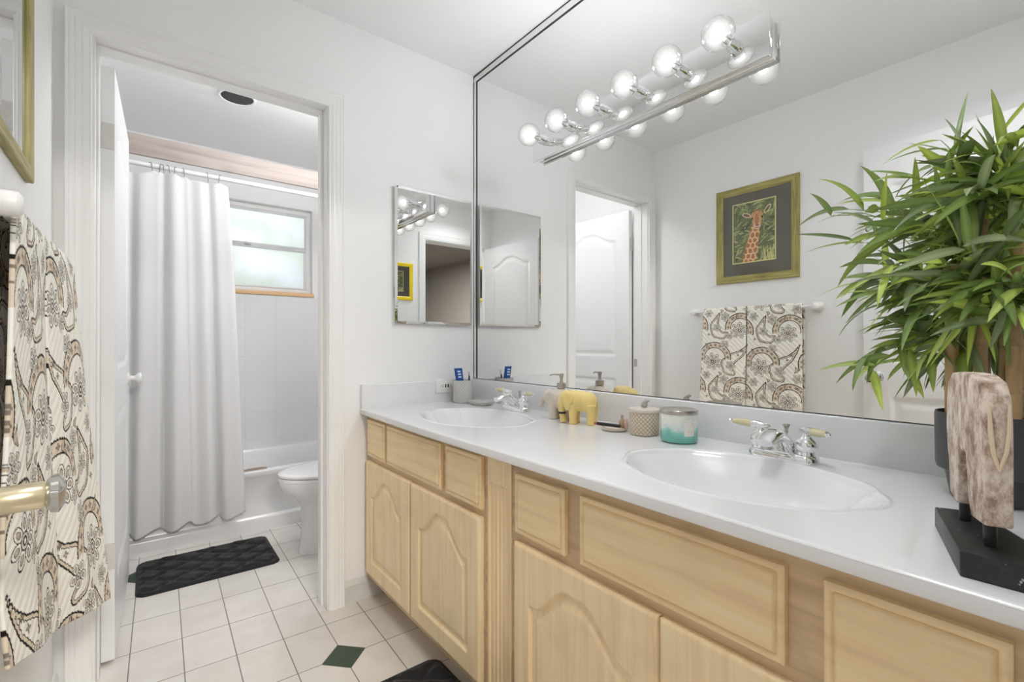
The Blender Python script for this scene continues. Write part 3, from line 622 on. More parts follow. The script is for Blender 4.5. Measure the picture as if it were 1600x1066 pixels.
# ---------------------------------------------------------------- faucets
def faucet(label, cx, cy_, lever_ang):
    t = thing('faucet', label, 'faucet', (cx, cy_, ZT+.0004), 0, 'centerset faucets on the countertop')
    ch = M['chrome']
    # base plate: rounded long box along Y
    pl = []
    for (z, g) in ((0, 1), (.010, 1), (.016, .9), (.020, .72)):
        ring = []
        for k in range(40):
            a = 2*pi*k/40; x = .028*g*cos(a); y = .050*(1 if sin(a) > 0 else -1)*(abs(sin(a)) > 1e-6) + .028*g*sin(a); ring.append((x, y, z))
        pl.append(ring)
    MB().loft(pl).build('base_plate', ch, t, smooth=True)
    for s_, la in ((1, lever_ang[0]), (-1, lever_ang[1])):
        y = .051*s_
        hb = MB().lathe([(.022, .012), (.020, .022), (.0185, .026), (.0235, .034), (.0245, .042), (.022, .050), (.012, .058), (.0085, .063), (.0085, .072)], (0, y, 0), n=28)
        hb = hb.build('handle_body', ch, t, smooth=True)
        d = Vector((cos(la), sin(la), .06)).normalized(); c = Vector((0, y, .074))
        lv = MB().tube([c-d*.022, c-d*.018, c-d*.004, c+d*.012, c+d*.022], [.002, .0055, .0085, .0095, .0085], 20).build('lever', ch, t, smooth=True)
        MB().tube([c+d*.022, c+d*.030, c+d*.045, c+d*.060, c+d*.066], [.0085, .0092, .0088, .0070, .0055], 20).build('acrylic_grip', M['acrylic'], lv, smooth=True)
        MB().tube([c+d*.066, c+d*.068, c+d*.070, c+d*.074, c+d*.077], [.0050, .0062, .0035, .0042, .0015], 16).build('finial', ch, lv, smooth=True)
    # spout: swept rounded rect toward -X
    rings = []
    for k in range(13):
        u = k/12; x = .018-.118*u; z = .014+.054*sin(min(1, u*1.25)*pi*.5)-.018*max(0, u-.55)/.45; w2 = .030-.011*u; h2 = .036*(1-u)+.016
        if k < 4: h2 = max(.006, h2)
        ring = []
        for j in range(20):
            a = 2*pi*j/20; ring.append((x + .3*h2*sin(a)*(1-u)*0, w2*math.copysign(abs(cos(a))**.7, cos(a)), max(.006, z+h2*.5*math.copysign(abs(sin(a))**.8, sin(a)))))
        rings.append(ring)
    MB().loft(rings).build('spout', ch, t, smooth=True)
    MB().lathe([(.010, 0), (.010, .012)], (-.088, 0, .034), n=20).build('aerator', M['nickel'], t, smooth=True)
    MB().lathe([(.0025, 0), (.0025, .040), (.005, .043), (.0035, .050), (.006, .056), (.0085, .060), (.0075, .063)], (.021, 0, .018), n=18).build('lift_rod', M['nickel'], t, smooth=True)
    return t
faucet('chrome two handle faucet at the near sink, in front of the towels in the mirror', 1.216, .492, (radians(100), radians(-125)))
faucet('chrome two handle faucet at the far sink, between the soap dish and the elephants', 1.232, 1.538, (radians(95), radians(-95)))

# ---------------------------------------------------------------- outlet
ot = thing('wall_outlet', 'white electrical outlet plate on the side splash behind the tumbler', 'outlet', (1.155, 1.976, .893))
MB().box(-.058, .058, -.006, -.0002, -.034, .034).build('cover_plate', M['trim'], ot, bevel=.003)
MB().box(-.034, .034, -.0085, -.006, -.017, .017).build('receptacle', M['trim'], ot, bevel=.001)
MB().box(-.010, -.004, -.0105, -.0085, -.008, .008).box(.004, .010, -.0105, -.0085, -.008, .008).build('reset_button', M['black'], ot, bevel=.0006)
MB().box(-.024, -.019, -.0092, -.0084, .003, .006).box(-.024, -.019, -.0092, -.0084, -.006, -.003).box(-.030, -.028, -.0092, -.0084, -.001, .002).build('socket_slots', M['black'], ot)
MB().box(.019, .024, -.0092, -.0084, .003, .006).box(.019, .024, -.0092, -.0084, -.006, -.003).box(.028, .030, -.0092, -.0084, -.001, .002).build('socket_slots', M['black'], ot)

# ---------------------------------------------------------------- things on the counter
ZC_ = ZT+.0005
def blobs(name, parts, vox, mat, parent=None, iters=3):
    mb = MB()
    for p in parts:
        if p[0] == 's': mb.ball(p[1], *p[2], n=24, m=16)
        elif p[0] == 't': mb.tube(p[1], p[2], 18)
    o = mb.build(name, mat, parent)
    r = o.modifiers.new('remesh', 'REMESH'); r.mode = 'VOXEL'; r.voxel_size = vox; r.use_smooth_shade = True
    s_ = o.modifiers.new('smooth', 'SMOOTH'); s_.iterations = iters; s_.factor = .5
    return o
# tumbler
tb = thing('tumbler', 'grey lattice patterned ceramic toothbrush cup in the far corner of the counter', 'cup', (1.205, 1.905, ZC_))
MB().lathe([(.040, 0), (.046, .002), (.047, .006), (.047, .102), (.0455, .104), (.044, .102), (.043, .008), (.001, .006)], n=48, caps=True).build('cup_body', M['lattice_grey'], tb, smooth=True)
tp = thing('toothpaste_tube', 'blue and white toothpaste tube standing in the grey cup', 'toothpaste', (1.205, 1.905, ZC_+.012), 0)
ring = []
for z, wd, th_ in ((0, .011, .011), (.02, .012, .012), (.025, .016, .015), (.07, .019, .012), (.11, .021, .006), (.145, .022, .0015), (.158, .022, .0012)):
    ring.append([(-.002-.16*z + wd*cos(2*pi*k/24), th_*sin(2*pi*k/24), z) for k in range(24)])
MB().loft(ring).build('tube_body', plain('deep blue foil', srgb(24, 74, 150), .25), tp, smooth=True)
lg = MB()
for k, (zz, xx) in enumerate(((.104, .002), (.117, .002), (.130, .002))): lg.box(-.002-.16*zz+xx-.012, -.002-.16*zz+xx+.004, -.0088+k*.0012, -.0062+k*.0012, zz, zz+.007)
lg.build('tube_lettering', plain('light blue print', srgb(214, 232, 250), .4), tp)
rg = MB(); rg.loft([[(-.002-.16*z+.0224*cos(2*pi*k/24), .0026*sin(2*pi*k/24), z) for k in range(24)] for z in (.149, .160)]); rg.build('crimped_end', plain('white foil', (.8, .83, .86), .3), tp)
bt = thing('toothbrush', 'dark handled toothbrush leaning in the grey cup beside the toothpaste', 'toothbrush', (1.225, 1.892, ZC_+.012), 0)
MB().tube([(0, 0, 0), (.003, 0, .04), (.007, 0, .09), (.010, 0, .125)], [.004, .005, .0045, .003], 12).build('handle', plain('navy plastic', srgb(40, 46, 84), .3), bt, smooth=True)
MB().box(.0065, .0135, -.004, .006, .112, .132).build('bristles', plain('white bristles', (.75, .75, .78), .7), bt)
# soap dish
sd = thing('soap_dish', 'rectangular pale grey soap dish left of the far faucet', 'soap dish', (1.218, 1.770, ZC_), radians(6))
rg = []
for z, a_, b2 in ((0, .030, .044), (.008, .036, .052), (.014, .040, .056), (.018, .041, .057), (.018, .037, .053), (.011, .032, .047)):
    rg.append([(a_*math.copysign(abs(cos(t))**.35, cos(t)), b2*math.copysign(abs(sin(t))**.35, sin(t)), z) for t in np.linspace(0, 2*pi, 48, endpoint=False)])
MB().loft(rg).build('dish_body', M['lattice_grey'], sd, smooth=True)
# elephant dispenser.  local: length along +Y (head at +Y)
ed = thing('elephant_soap_dispenser', 'cream ceramic elephant soap dispenser with metal pump behind the yellow elephant', 'soap dispenser', (1.222, 1.262, ZC_), radians(18))
pa = [('s', (0, -.002, .072), (.034, .050, .038)), ('s', (0, -.030, .066), (.033, .036, .037)), ('s', (0, .044, .078), (.025, .026, .028)), ('s', (0, .0, .094), (.024, .03, .02))]
pa += [('t', [(0, .058, .080), (0, .074, .066), (0, .079, .050), (0, .074, .040), (0, .083, .036), (0, .090, .044)], [.014, .011, .0085, .007, .006, .005])]
for sx in (-1, 1):
    for y in (.022, -.040): pa.append(('t', [(.017*sx, y, .060), (.017*sx, y, .012), (.017*sx, y, .0)], [.019, .0155, .0165]))
blobs('elephant_body', pa, .0022, M['cream'], ed)
for sx in (-1, 1): blobs('ear', [('s', (.030*sx, .030, .080), (.006, .019, .023)), ('s', (.031*sx, .026, .066), (.005, .012, .016))], .0018, M['cream'], ed)
pu = MB().lathe([(.0165, .112), (.017, .114), (.0165, .131), (.008, .133), (.006, .137), (.0055, .146), (.0085, .160), (.0088, .165), (.004, .166)], (0, -.004, 0), n=28)
pu = pu.build('pump', M['nickel'], ed, smooth=True)
MB().tube([(0, -.004, .160), (0, .014, .1615), (0, .034, .161), (0, .044, .157)], [.004, .0033, .0028, .0025], 12).build('nozzle', M['nickel'], pu, smooth=True)
# yellow elephant
ye = thing('elephant_figurine', 'yellow resin elephant figurine with a dark band on its trunk', 'elephant figurine', (1.198, 1.148, ZC_), radians(24))
pa = [('s', (0, -.004, .078), (.032, .050, .036)), ('s', (0, -.034, .074), (.032, .034, .037)), ('s', (0, .046, .083), (.026, .024, .029)), ('s', (0, .020, .086), (.029, .03, .029))]
pa += [('t', [(0, .058, .080), (0, .063, .060), (0, .062, .040), (0, .058, .020), (0, .054, .001)], [.017, .014, .012, .011, .0125])]
for sx in (-1, 1):
    for y in (.014, -.050): pa.append(('t', [(.017*sx, y, .066), (.017*sx, y, .014), (.017*sx, y, .0)], [.017, .0125, .0145]))
blobs('elephant_body', pa, .0022, M['resin'], ye)
for sx in (-1, 1): blobs('ear', [('s', (.030*sx, .030, .084), (.006, .020, .024)), ('s', (.031*sx, .030, .064), (.005, .012, .018))], .0018, M['resin'], ye)
MB().lathe([(.0125, 0), (.0135, .002), (.0135, .005), (.0125, .007)], (0, .0605, .030), n=20).build('trunk_band', M['black'], ye, smooth=True)
# tray with bits
tr = thing('trinket_dish', 'small round cream dish right of the yellow elephant', 'trinket dish', (1.196, .985, ZC_))
MB().lathe([(.034, 0), (.040, .004), (.045, .010), (.0455, .012), (.042, .011), (.036, .006), (.001, .005)], n=40).build('dish_body', M['cream'], tr, smooth=True)
lp = thing('makeup_compact', 'black makeup pencil case lying across the trinket dish', 'makeup', (1.178, 1.002, ZC_+.0168), radians(102))
MB().tube([(-.045, 0, 0), (-.043, 0, 0), (.036, 0, 0), (.037, 0, 0)], [.004, .0055, .0055, .005], 16).build('barrel', M['black'], lp, smooth=True)
MB().tube([(.037, 0, 0), (.047, 0, 0)], [.0045, .0042], 16).build('tip', plain('rose cap', srgb(190, 92, 84), .35), lp, smooth=True)
pf = thing('perfume_bottle', 'tiny brown glass perfume bottle standing at the back of the trinket dish', 'perfume bottle', (1.222, .978, ZC_+.0075))
MB().lathe([(.008, 0), (.0105, .004), (.011, .016), (.006, .024), (.004, .027), (.0045, .034), (.002, .040)], n=20).build('bottle_body', plain('amber glass', srgb(176, 150, 128), .15), pf, smooth=True)
pf2 = thing('lipstick', 'short pinkish cream lipstick standing at the back of the trinket dish beside the perfume bottle', 'lipstick', (1.214, .955, ZC_+.0085))
MB().lathe([(.007, 0), (.007, .020), (.0055, .021), (.0055, .028), (.003, .031)], n=18).build('lipstick_body', plain('rosy plastic', srgb(206, 176, 160), .3), pf2, smooth=True)
# canister
cn = thing('lidded_canister', 'cream lattice ceramic canister with elephant trunk knob beside the candle', 'canister', (1.213, .887, ZC_))
MB().lathe([(.040, 0), (.0435, .002), (.0440, .006), (.0440, .066), (.043, .068), (.002, .068)], n=56).build('canister_body', M['lattice_cream'], cn, smooth=True)
ld = MB().lathe([(.043, .0683), (.0458, .0688), (.0462, .075), (.0445, .078), (.010, .081), (.001, .081)], n=56).build('lid', M['cream'], cn, smooth=True)
blobs('knob', [('s', (0, 0, .089), (.009, .011, .010)), ('t', [(0, .003, .088), (0, -.004, .098), (0, -.011, .103), (0, -.017, .102)], [.009, .007, .005, .0035])], .0015, M['trunk_grey'], ld)
# candle
cl = thing('candle_jar', 'three wick candle in a white to turquoise glass jar with a metal lid', 'candle', (1.203, .762, ZC_))
def candlemat():
    m, t, N, L, b = nt('turquoise ombre glass'); tc = N.new('ShaderNodeTexCoord'); sp = N.new('ShaderNodeSeparateXYZ'); L.new(tc.outputs['Object'], sp.inputs[0])
    n = N.new('ShaderNodeTexNoise'); n.inputs['Scale'].default_value = 55; n.inputs['Detail'].default_value = 4; mp = N.new('ShaderNodeMapping'); mp.inputs['Scale'].default_value = (1, 1, .35); L.new(tc.outputs['Object'], mp.inputs[0]); L.new(mp.outputs[0], n.inputs['Vector'])
    ma = N.new('ShaderNodeMath'); ma.operation = 'MULTIPLY_ADD'; L.new(n.outputs['Fac'], ma.inputs[0]); ma.inputs[1].default_value = -.035; L.new(sp.outputs[2], ma.inputs[2])
    r = ramp(N, [(0.0, srgb(104, 176, 164)), (.014, srgb(130, 196, 184)), (.024, srgb(206, 224, 218)), (.045, srgb(226, 228, 222))]); L.new(ma.outputs[0], r.inputs[0]); L.new(r.outputs[0], b.inputs['Base Color'])
    b.inputs['Roughness'].default_value = .08; b.inputs['Coat Weight'].default_value = .6; return m
MB().lathe([(.044, 0), (.0495, .003), (.0510, .010), (.0510, .078), (.0495, .080), (.002, .080)], n=56).build('jar', candlemat(), cl, smooth=True)
MB().lathe([(.0515, .0795), (.0520, .081), (.0520, .089), (.0505, .091), (.0480, .0895), (.002, .0895)], n=56).build('lid', M['nickel'], cl, smooth=True)
lb2 = []
for z in (.022, .070): lb2.append([(.0512*cos(t), .0512*sin(t), z) for t in np.linspace(radians(228), radians(262), 8)])
sh = [];
for t, (r0) in zip(np.linspace(radians(228), radians(262), 8), range(8)): pass
mesh('label', lb2[0]+lb2[1], [(k, k+1, 9+k, 8+k) for k in range(7)], plain('white paper label', (.8, .78, .74), .6, var=.1, scale=900), cl, True)
fl_ = MB(); random.seed(5)
for k in range(16):
    t = radians(random.uniform(165, 262)); z = random.uniform(.028, .072); fl_.ball((.0512*cos(t), .0512*sin(t), z), .0011, n=6, m=4)
tag(fl_.build('gold_flecks', plain('gold flecks', srgb(214, 160, 90), .4), cl), kind='stuff')

# ---------------------------------------------------------------- carved sculpture
axn = Vector((.935, .355, 0)); side = Vector((-.355, .935, 0))
sc = thing('carved_elephant_sculpture', 'abstract limewashed carved wooden elephant raised on a black block by two rods', 'sculpture', (.785, .082, ZC_), 0)
so = Vector((.785, .082, ZC_))
slab = [(.771, .111), (1.031-.07, .168), (.985, .118), (.80, .030), (.776, .028)]
slab = [(.766, .113), (.944, .167), (.965, .121), (.79, .020), (.771, .020)]
MB().prism([(x-so.x, y-so.y) for x, y in slab], 0, .030).build('block', M['blackwood'], sc, bevel=.002)
# profile in (l,z): l along axis from near (0) to far
prof = [(0, .062), (.0, .10), (.0, .150), (.001, .185), (.006, .212), (.020, .230), (.050, .237), (.095, .238), (.135, .235), (.155, .222), (.163, .196), (.166, .160), (.160, .125), (.153, .110), (.151, .085), (.147, .064), (.112, .056), (.108, .085), (.104, .110), (.094, .132), (.084, .138), (.074, .130), (.068, .105), (.062, .075), (.050, .058), (.020, .060)]
def sc_pt(l, n, z): v = axn*l + side*n; return (v.x, v.y, z)
cb = MB(); n_ = len(prof); hw = .0125
vs = [sc_pt(l, hw, z) for l, z in prof]+[sc_pt(l, -hw, z) for l, z in prof]
cb.add(vs, [tuple(range(n_)), tuple(range(n_, 2*n_))[::-1]]+[(k, n_+k, n_+(k+1) % n_, (k+1) % n_) for k in range(n_)])
cb.build('elephant_carving', M['carved'], sc, bevel=.0025, seg=3, angle=60)
ear = MB(); ear.tube([sc_pt(-.0005, .0085, .205), sc_pt(-.0022, .0080, .175), sc_pt(-.0022, .0055, .148), sc_pt(-.0022, .0005, .128)], [.0012, .0024, .0023, .0016], 8)
ear.tube([sc_pt(-.0005, -.0085, .205), sc_pt(-.0022, -.0080, .175), sc_pt(-.0022, -.0055, .150), sc_pt(-.0022, .0005, .128)], [.0012, .0021, .0021, .0016], 8)
ear.build('ear_carving', plain('cream carved ridge', srgb(222, 204, 176), .6), sc, smooth=True)
for l in (.030, .130):
    p = sc_pt(l, 0, 0); MB().lathe([(.0065, .0295), (.0065, .066)], (p[0], p[1], 0), n=20).build('rod', M['steel_black'], sc, smooth=True)

# ---------------------------------------------------------------- potted bamboo
bp_ = thing('potted_bamboo', 'artificial bamboo plant in a charcoal pot at the right end of the counter', 'potted plant', (1.180, .135, ZC_))
po = Vector((1.180, .135, ZC_))
MB().lathe([(.050, 0), (.052, .003), (.059, .044), (.0600, .047), (.0705, .052), (.0725, .060), (.0735, .148), (.0725, .153), (.069, .153), (.068, .142), (.001, .140)], n=64).build('pot', M['potgrey'], bp_, smooth=True)
rs = random.Random(3); pb = MB()
for k in range(90):
    a = rs.uniform(0, 2*pi); r_ = .062*math.sqrt(rs.random()); pb.ball((r_*cos(a), r_*sin(a), .143+rs.uniform(0, .004)), rs.uniform(.005, .009), rs.uniform(.004, .008), .004, n=8, m=5)
tag(pb.build('pebbles', M['soil'], bp_, smooth=True), kind='stuff')
CANES = [((1.150, .180), 1.236, .0098), ((1.200, .149), 1.318, .0098), ((1.128, .101), 1.235, .0095), ((1.215, .105), 1.30, .009)]
for (x, y), zt_, r_ in CANES:
    z0 = .13; zz = zt_-po.z; pr = []; z = z0; k = 0
    while z < zz-.05:
        pr += [(r_, z), (r_, z+.060), (r_*1.16, z+.064), (r_*1.05, z+.066), (r_*1.16, z+.068), (r_, z+.071)]; z += .078+.012*(k % 2); k += 1
    pr += [(r_, zz-.012), (r_*1.2, zz-.010), (r_*1.12, zz-.003), (r_*.9, zz), (.001, zz)]
    MB().lathe(pr, (x-po.x, y-po.y, 0), n=24).build('cane', M['cane'], bp_, smooth=True)
# foliage: twigs with lanceolate leaves
rs = random.Random(11)
LV = []; LC = []; LF = []; tw = MB()
GREENS = [srgb(112, 136, 66), srgb(124, 146, 76), srgb(142, 162, 80), srgb(96, 114, 70), srgb(160, 178, 90), srgb(138, 152, 112), srgb(184, 202, 94), srgb(104, 126, 64)]
def leaf(base, d, L0, W0, droop, col, roll=0.0):
    d = Vector(d).normalized(); up = Vector((0, 0, 1)); sdv = d.cross(up)
    if sdv.length < .1: sdv = d.orthogonal()
    sdv.normalize(); nrm = sdv.cross(d).normalized(); q = Matrix.Rotation(roll, 3, d); sdv = q @ sdv; nrm = q @ nrm
    n = 10; p = Vector(base); b0 = len(LV); dd = d.copy(); st = L0/(n-1)
    for i in range(n):
        t = i/(n-1); wd = W0*(math.sin(pi*min(1, t**.62))**.85)*(1 if t > 0 else 0)+.0006
        if t > .97: wd = .0002
        cup = .28*wd
        pts = [p - sdv*wd + nrm*cup, p - sdv*wd*.5 + nrm*cup*.3, p.copy(), p + sdv*wd*.5 + nrm*cup*.3, p + sdv*wd + nrm*cup]
        for j, pt in enumerate(pts):
            pt.x = min(pt.x, 1.312-.002*rs.random()); LV.append(tuple(pt-po)); f_ = 1.40 if j == 2 else (1.15 if j % 2 else .95); LC.append([min(1, c*f_) for c in col])
        p = p + dd*st; dd = (dd + Vector((0, 0, -droop*st*9))).normalized()
    for i in range(n-1):
        for j in range(4): a = b0+i*5+j; LF.append((a, a+1, a+6, a+5))
def spray(p0, d, ln, nleaf, big=1.0):
    p0 = Vector(p0); d = Vector(d).normalized(); pts = [p0]; p = p0.copy(); dd = d.copy()
    for k in range(6):
        p = p + dd*(ln/6); dd = (dd + Vector((rs.uniform(-.1, .1), rs.uniform(-.1, .1), -.09))).normalized(); p.x = min(p.x, 1.30); pts.append(p.copy())
    tw.tube([q-po for q in pts], [.0016, .0015, .0014, .0012, .0011, .0009, .0006], 6)
    for k in range(nleaf):
        t = .30+.70*k/max(1, nleaf-1); i = min(5, int(t*6)); q = pts[i].lerp(pts[i+1], t*6-i)
        rv = Vector((rs.gauss(0, 1)*.75, rs.gauss(0, 1), rs.gauss(0, 1)*.55)).normalized()
        ld_ = d*.55 + rv*.85 + Vector((-.05, .18, -.02))
        if q.x > 1.20 and ld_.x > 0: ld_.x *= -.3
        leaf(q, ld_, rs.uniform(.075, .125)*big, rs.uniform(.0058, .0098)*big, rs.uniform(.2, 1.3), rs.choice(GREENS), rs.uniform(-1.1, 1.1))
# backbone branches rising beside the canes
F_, S_, C_ = 740.6, sin(TH), cos(TH)
def at(u, v, X):     # point at plane X on the line of sight, used as a measuring aid only
    t = (u-800)/F_; r = Vector((S_+t*C_, C_-t*S_, (537.1-v)/F_)); return Vector((0, 0, 1.0931))+r*(X/r.x)
hub = [Vector((1.16, .17, 1.20)), Vector((1.19, .15, 1.28)), Vector((1.13, .12, 1.18)), Vector((1.18, .12, 1.33)), Vector((1.2, .16, 1.12))]
# explicit sprays fitted to the outline of the crown: (u,v of the tip, depth X, leaves)
TIPS = [(1425, 190, 1.19, 4), (1475, 195, 1.15, 4), (1530, 168, 1.2, 5), (1565, 160, 1.12, 5), (1600, 165, 1.16, 5), (1272, 325, 1.20, 2), (1300, 372, 1.16, 3), (1325, 560, 1.17, 4), (1345, 592, 1.12, 4), (1330, 590, 1.2, 3), (1400, 520, 1.10, 5), (1385, 500, 1.2, 5), (1435, 610, 1.15, 4), (1350, 480, 1.18, 4),
        (1300, 318, 1.20, 5), (1330, 345, 1.12, 6), (1318, 378, 1.15, 6), (1335, 425, 1.20, 6), (1352, 405, 1.08, 6), (1330, 440, 1.22, 5), (1365, 460, 1.10, 6), (1395, 480, 1.15, 6),
        (1365, 300, 1.22, 6), (1395, 262, 1.14, 6), (1425, 222, 1.19, 5), (1440, 205, 1.12, 5), (1465, 240, 1.20, 6), (1500, 250, 1.10, 6), (1530, 215, 1.18, 7), (1560, 190, 1.12, 6), (1580, 180, 1.18, 6), (1595, 230, 1.05, 6),
        (1400, 330, 1.02, 7), (1440, 310, 1.00, 7), (1470, 340, .99, 7), (1430, 380, 1.0, 7), (1400, 430, 1.03, 7), (1450, 430, 1.0, 7), (1490, 300, 1.02, 7), (1520, 300, .98, 6), (1550, 290, 1.0, 7), (1580, 320, .98, 6),
        (1380, 560, 1.18, 5), (1400, 590, 1.10, 6), (1420, 540, 1.15, 6), (1440, 580, 1.20, 6), (1440, 500, 1.02, 6), (1470, 540, 1.05, 6), (1520, 460, .99, 6), (1560, 440, .97, 6), (1590, 470, .96, 6), (1540, 520, 1.02, 5), (1590, 540, .98, 5),
        (1480, 400, 1.24, 7), (1510, 360, 1.25, 7), (1450, 350, 1.25, 7), (1550, 360, 1.25, 7), (1420, 420, 1.26, 7), (1500, 460, 1.25, 7), (1570, 260, 1.2, 7), (1480, 280, 1.25, 7), (1595, 380, 1.1, 7), (1620, 300, 1.1, 7), (1640, 400, 1.05, 7), (1630, 220, 1.12, 7), (1650, 500, 1.0, 6),
        (1580, 400, 1.22, 6), (1620, 450, 1.2, 6), (1660, 320, 1.15, 6)]
for (u, v, X, nl) in TIPS:
    tip = at(u, v, X); h_ = min(hub, key=lambda q: (q-tip).length) + Vector((rs.uniform(-.015, .015), rs.uniform(-.015, .015), rs.uniform(-.02, .02)))
    dv = tip-h_; ln = dv.length; dvn = dv.normalized()+Vector((0, 0, .22)); spray(h_, dvn, max(.05, ln-(.035 if u < 1400 else .065)), nl+(2 if nl > 4 else 1), 1.0)
for (x, y), zt_, r_ in CANES:
    tw.tube([Vector((x+.008, y+.008, .97))-po, Vector((x+.012, y+.004, 1.15))-po, Vector((x+.005, y, zt_))-po], .0022, 6)
me = bpy.data.meshes.new('foliage'); me.from_pydata(LV, [], LF); me.update(); ca = me.color_attributes.new('print', 'FLOAT_COLOR', 'POINT')
cc = np.ones((len(LV), 4), np.float32); cc[:, :3] = np.array(LC); ca.data.foreach_set('color', cc.ravel())
tag(link('foliage', me, M['leaf'], bp_, True), kind='stuff')
tag(tw.build('twigs', M['twig'], bp_, smooth=True), kind='stuff')

# ---------------------------------------------------------------- towels (pattern drawn as a colour function of cloth coordinates)
CREAM = np.array(srgb(244, 241, 232)); DARK = np.array(srgb(34, 30, 28)); TAUPE = np.array(srgb(196, 182, 164)); MID = np.array(srgb(128, 116, 104))
def paint_towel(U, V):
    U = U.ravel(); V = V.ravel(); PU, PV = .28, .38
    col = np.tile(CREAM, (U.size, 1))
    def wrapd(cx, cy): return (U-cx+PU/2) % PU - PU/2, (V-cy+PV/2) % PV - PV/2
    def put(mask, c, k=1.0): col[mask] = col[mask]*(1-k) + np.array(c)*k
    def chain(pts, rad):
        d = np.full(U.size, 9.0)
        P_ = np.array(pts, float); R_ = np.array(rad, float); tt = np.linspace(0, len(P_)-1, 22)
        X_ = np.interp(tt, range(len(P_)), P_[:, 0]); Y_ = np.interp(tt, range(len(P_)), P_[:, 1]); RR = np.interp(tt, range(len(P_)), R_)
        for x, y, r in zip(X_, Y_, RR):
            a, b = wrapd(x, y); d = np.minimum(d, np.hypot(a, b)-r)
        return d
    def flower(cx, cy, s, npet=7, ang=0, inner=True):
        a, b = wrapd(cx, cy); ph0 = np.arctan2(b, a)+ang; r = np.hypot(a, b)/s
        sec = 2*pi/npet; loc_ = (ph0 % sec)-sec/2; px, py = r*np.cos(loc_)-.62, r*np.sin(loc_)   # one petal per sector, an ellipse
        e = np.hypot(px/.40, py/(.62*math.sin(sec/2)*.98)*(1+.55*px/.4*0))
        put(e < 1.0, DARK); put(e < .84, CREAM); put(e < .52, DARK, .8); put(e < .36, TAUPE)
        put(r < .34, DARK); put(r < .28, CREAM*.5+TAUPE*.5); put((r < .18), DARK); put(r < .09, CREAM)
    def little(cx, cy, s):
        a, b = wrapd(cx, cy); r = np.hypot(a, b)/s; ph = np.arctan2(b, a); put(r < .35+.75*np.abs(np.cos(2*ph)), MID*.7+DARK*.3, .85); put(r < .2, TAUPE)
    def band(cx, cy, r0, r1, a0, a1, dots):
        a, b = wrapd(cx, cy); r = np.hypot(a, b); ph = np.degrees(np.arctan2(b, a)) % 360
        inn = (ph > a0) & (ph < a1) if a0 < a1 else (ph > a0) | (ph < a1)
        tick = .0022*np.abs(np.sin(np.radians(ph)*26))
        put(inn & (r < r1+.0035+tick) & (r > r0-.0025-tick), DARK); put(inn & (r < r1) & (r > r0), np.array(srgb(222, 208, 188)))
        span = (a1-a0) % 360
        for k in range(dots):
            t = math.radians(a0+span*(k+.5)/dots); little(cx+(r0+r1)/2*math.cos(t), cy+(r0+r1)/2*math.sin(t), (r1-r0)*.30)
    def paisley(pts, rad, fill=TAUPE):
        d = chain(pts, rad); tk = .0015*np.abs(np.sin((U+V)*420)); put(d < tk, DARK); put(d < -.0030, np.array(srgb(222, 208, 188))); put(d < -.0085, DARK); put(d < -.0105, CREAM)
    paisley([(.01, .00), (.03, .04), (.06, .075), (.10, .10), (.135, .135), (.13, .175), (.10, .19)], [.004, .010, .020, .030, .034, .028, .016])
    flower(.112, .148, .030, 5, .2)
    band(.205, .105, .062, .090, 175, 20, 10)
    flower(.215, .130, .052, 8, .2)
    band(.060, .300, .058, .084, 165, 10, 9)
    flower(.068, .315, .048, 7, .3)
    paisley([(.185, .215), (.20, .25), (.215, .29), (.20, .335), (.165, .35), (.14, .335)], [.004, .014, .026, .030, .022, .010])
    flower(.198, .300, .026, 5, .1)
    flower(.150, .235, .030, 6, 0)
    flower(.250, .215, .026, 6, .4)
    flower(.020, .185, .028, 6, .4)
    flower(.150, .020, .026, 5, .5)
    flower(.120, .350, .022, 5, .1)
    for cx, cy in ((.052, .055), (.072, .082), (.245, .345), (.02, .24), (.10, .24)): little(cx, cy, .008)
    for (pts) in ([(.262, .02), (.250, .045), (.235, .05)], [(.085, .215), (.075, .235), (.09, .25)], [(.03, .12), (.022, .14), (.035, .152)], [(.18, .19), (.168, .20), (.175, .21)]):
        d = chain(pts, [.002, .0075, .003]); put(d < 0, DARK, .9); put(d < -.0022, TAUPE)
    return col
ZS = [1.285, 1.152, 1.057, .947, .831, .667, .550, .440]
XF = {'near': ([1.285, 1.032, .877, .693, .597], [-.150, -.157, -.160, -.160, -.153]), 'seam': ([1.30, 1.166, 1.115, .947, .804, .686, .509], [-.148, -.150, -.149, -.146, -.141, -.136, -.131]),
      'far': ([1.30, 1.152, 1.057, .831, .667, .55, .44], [-.130, -.118, -.111, -.096, -.082, -.068, -.057])}
def fx(key, z): zz, xx = XF[key]; return np.interp(-z, [-q for q in zz], xx)
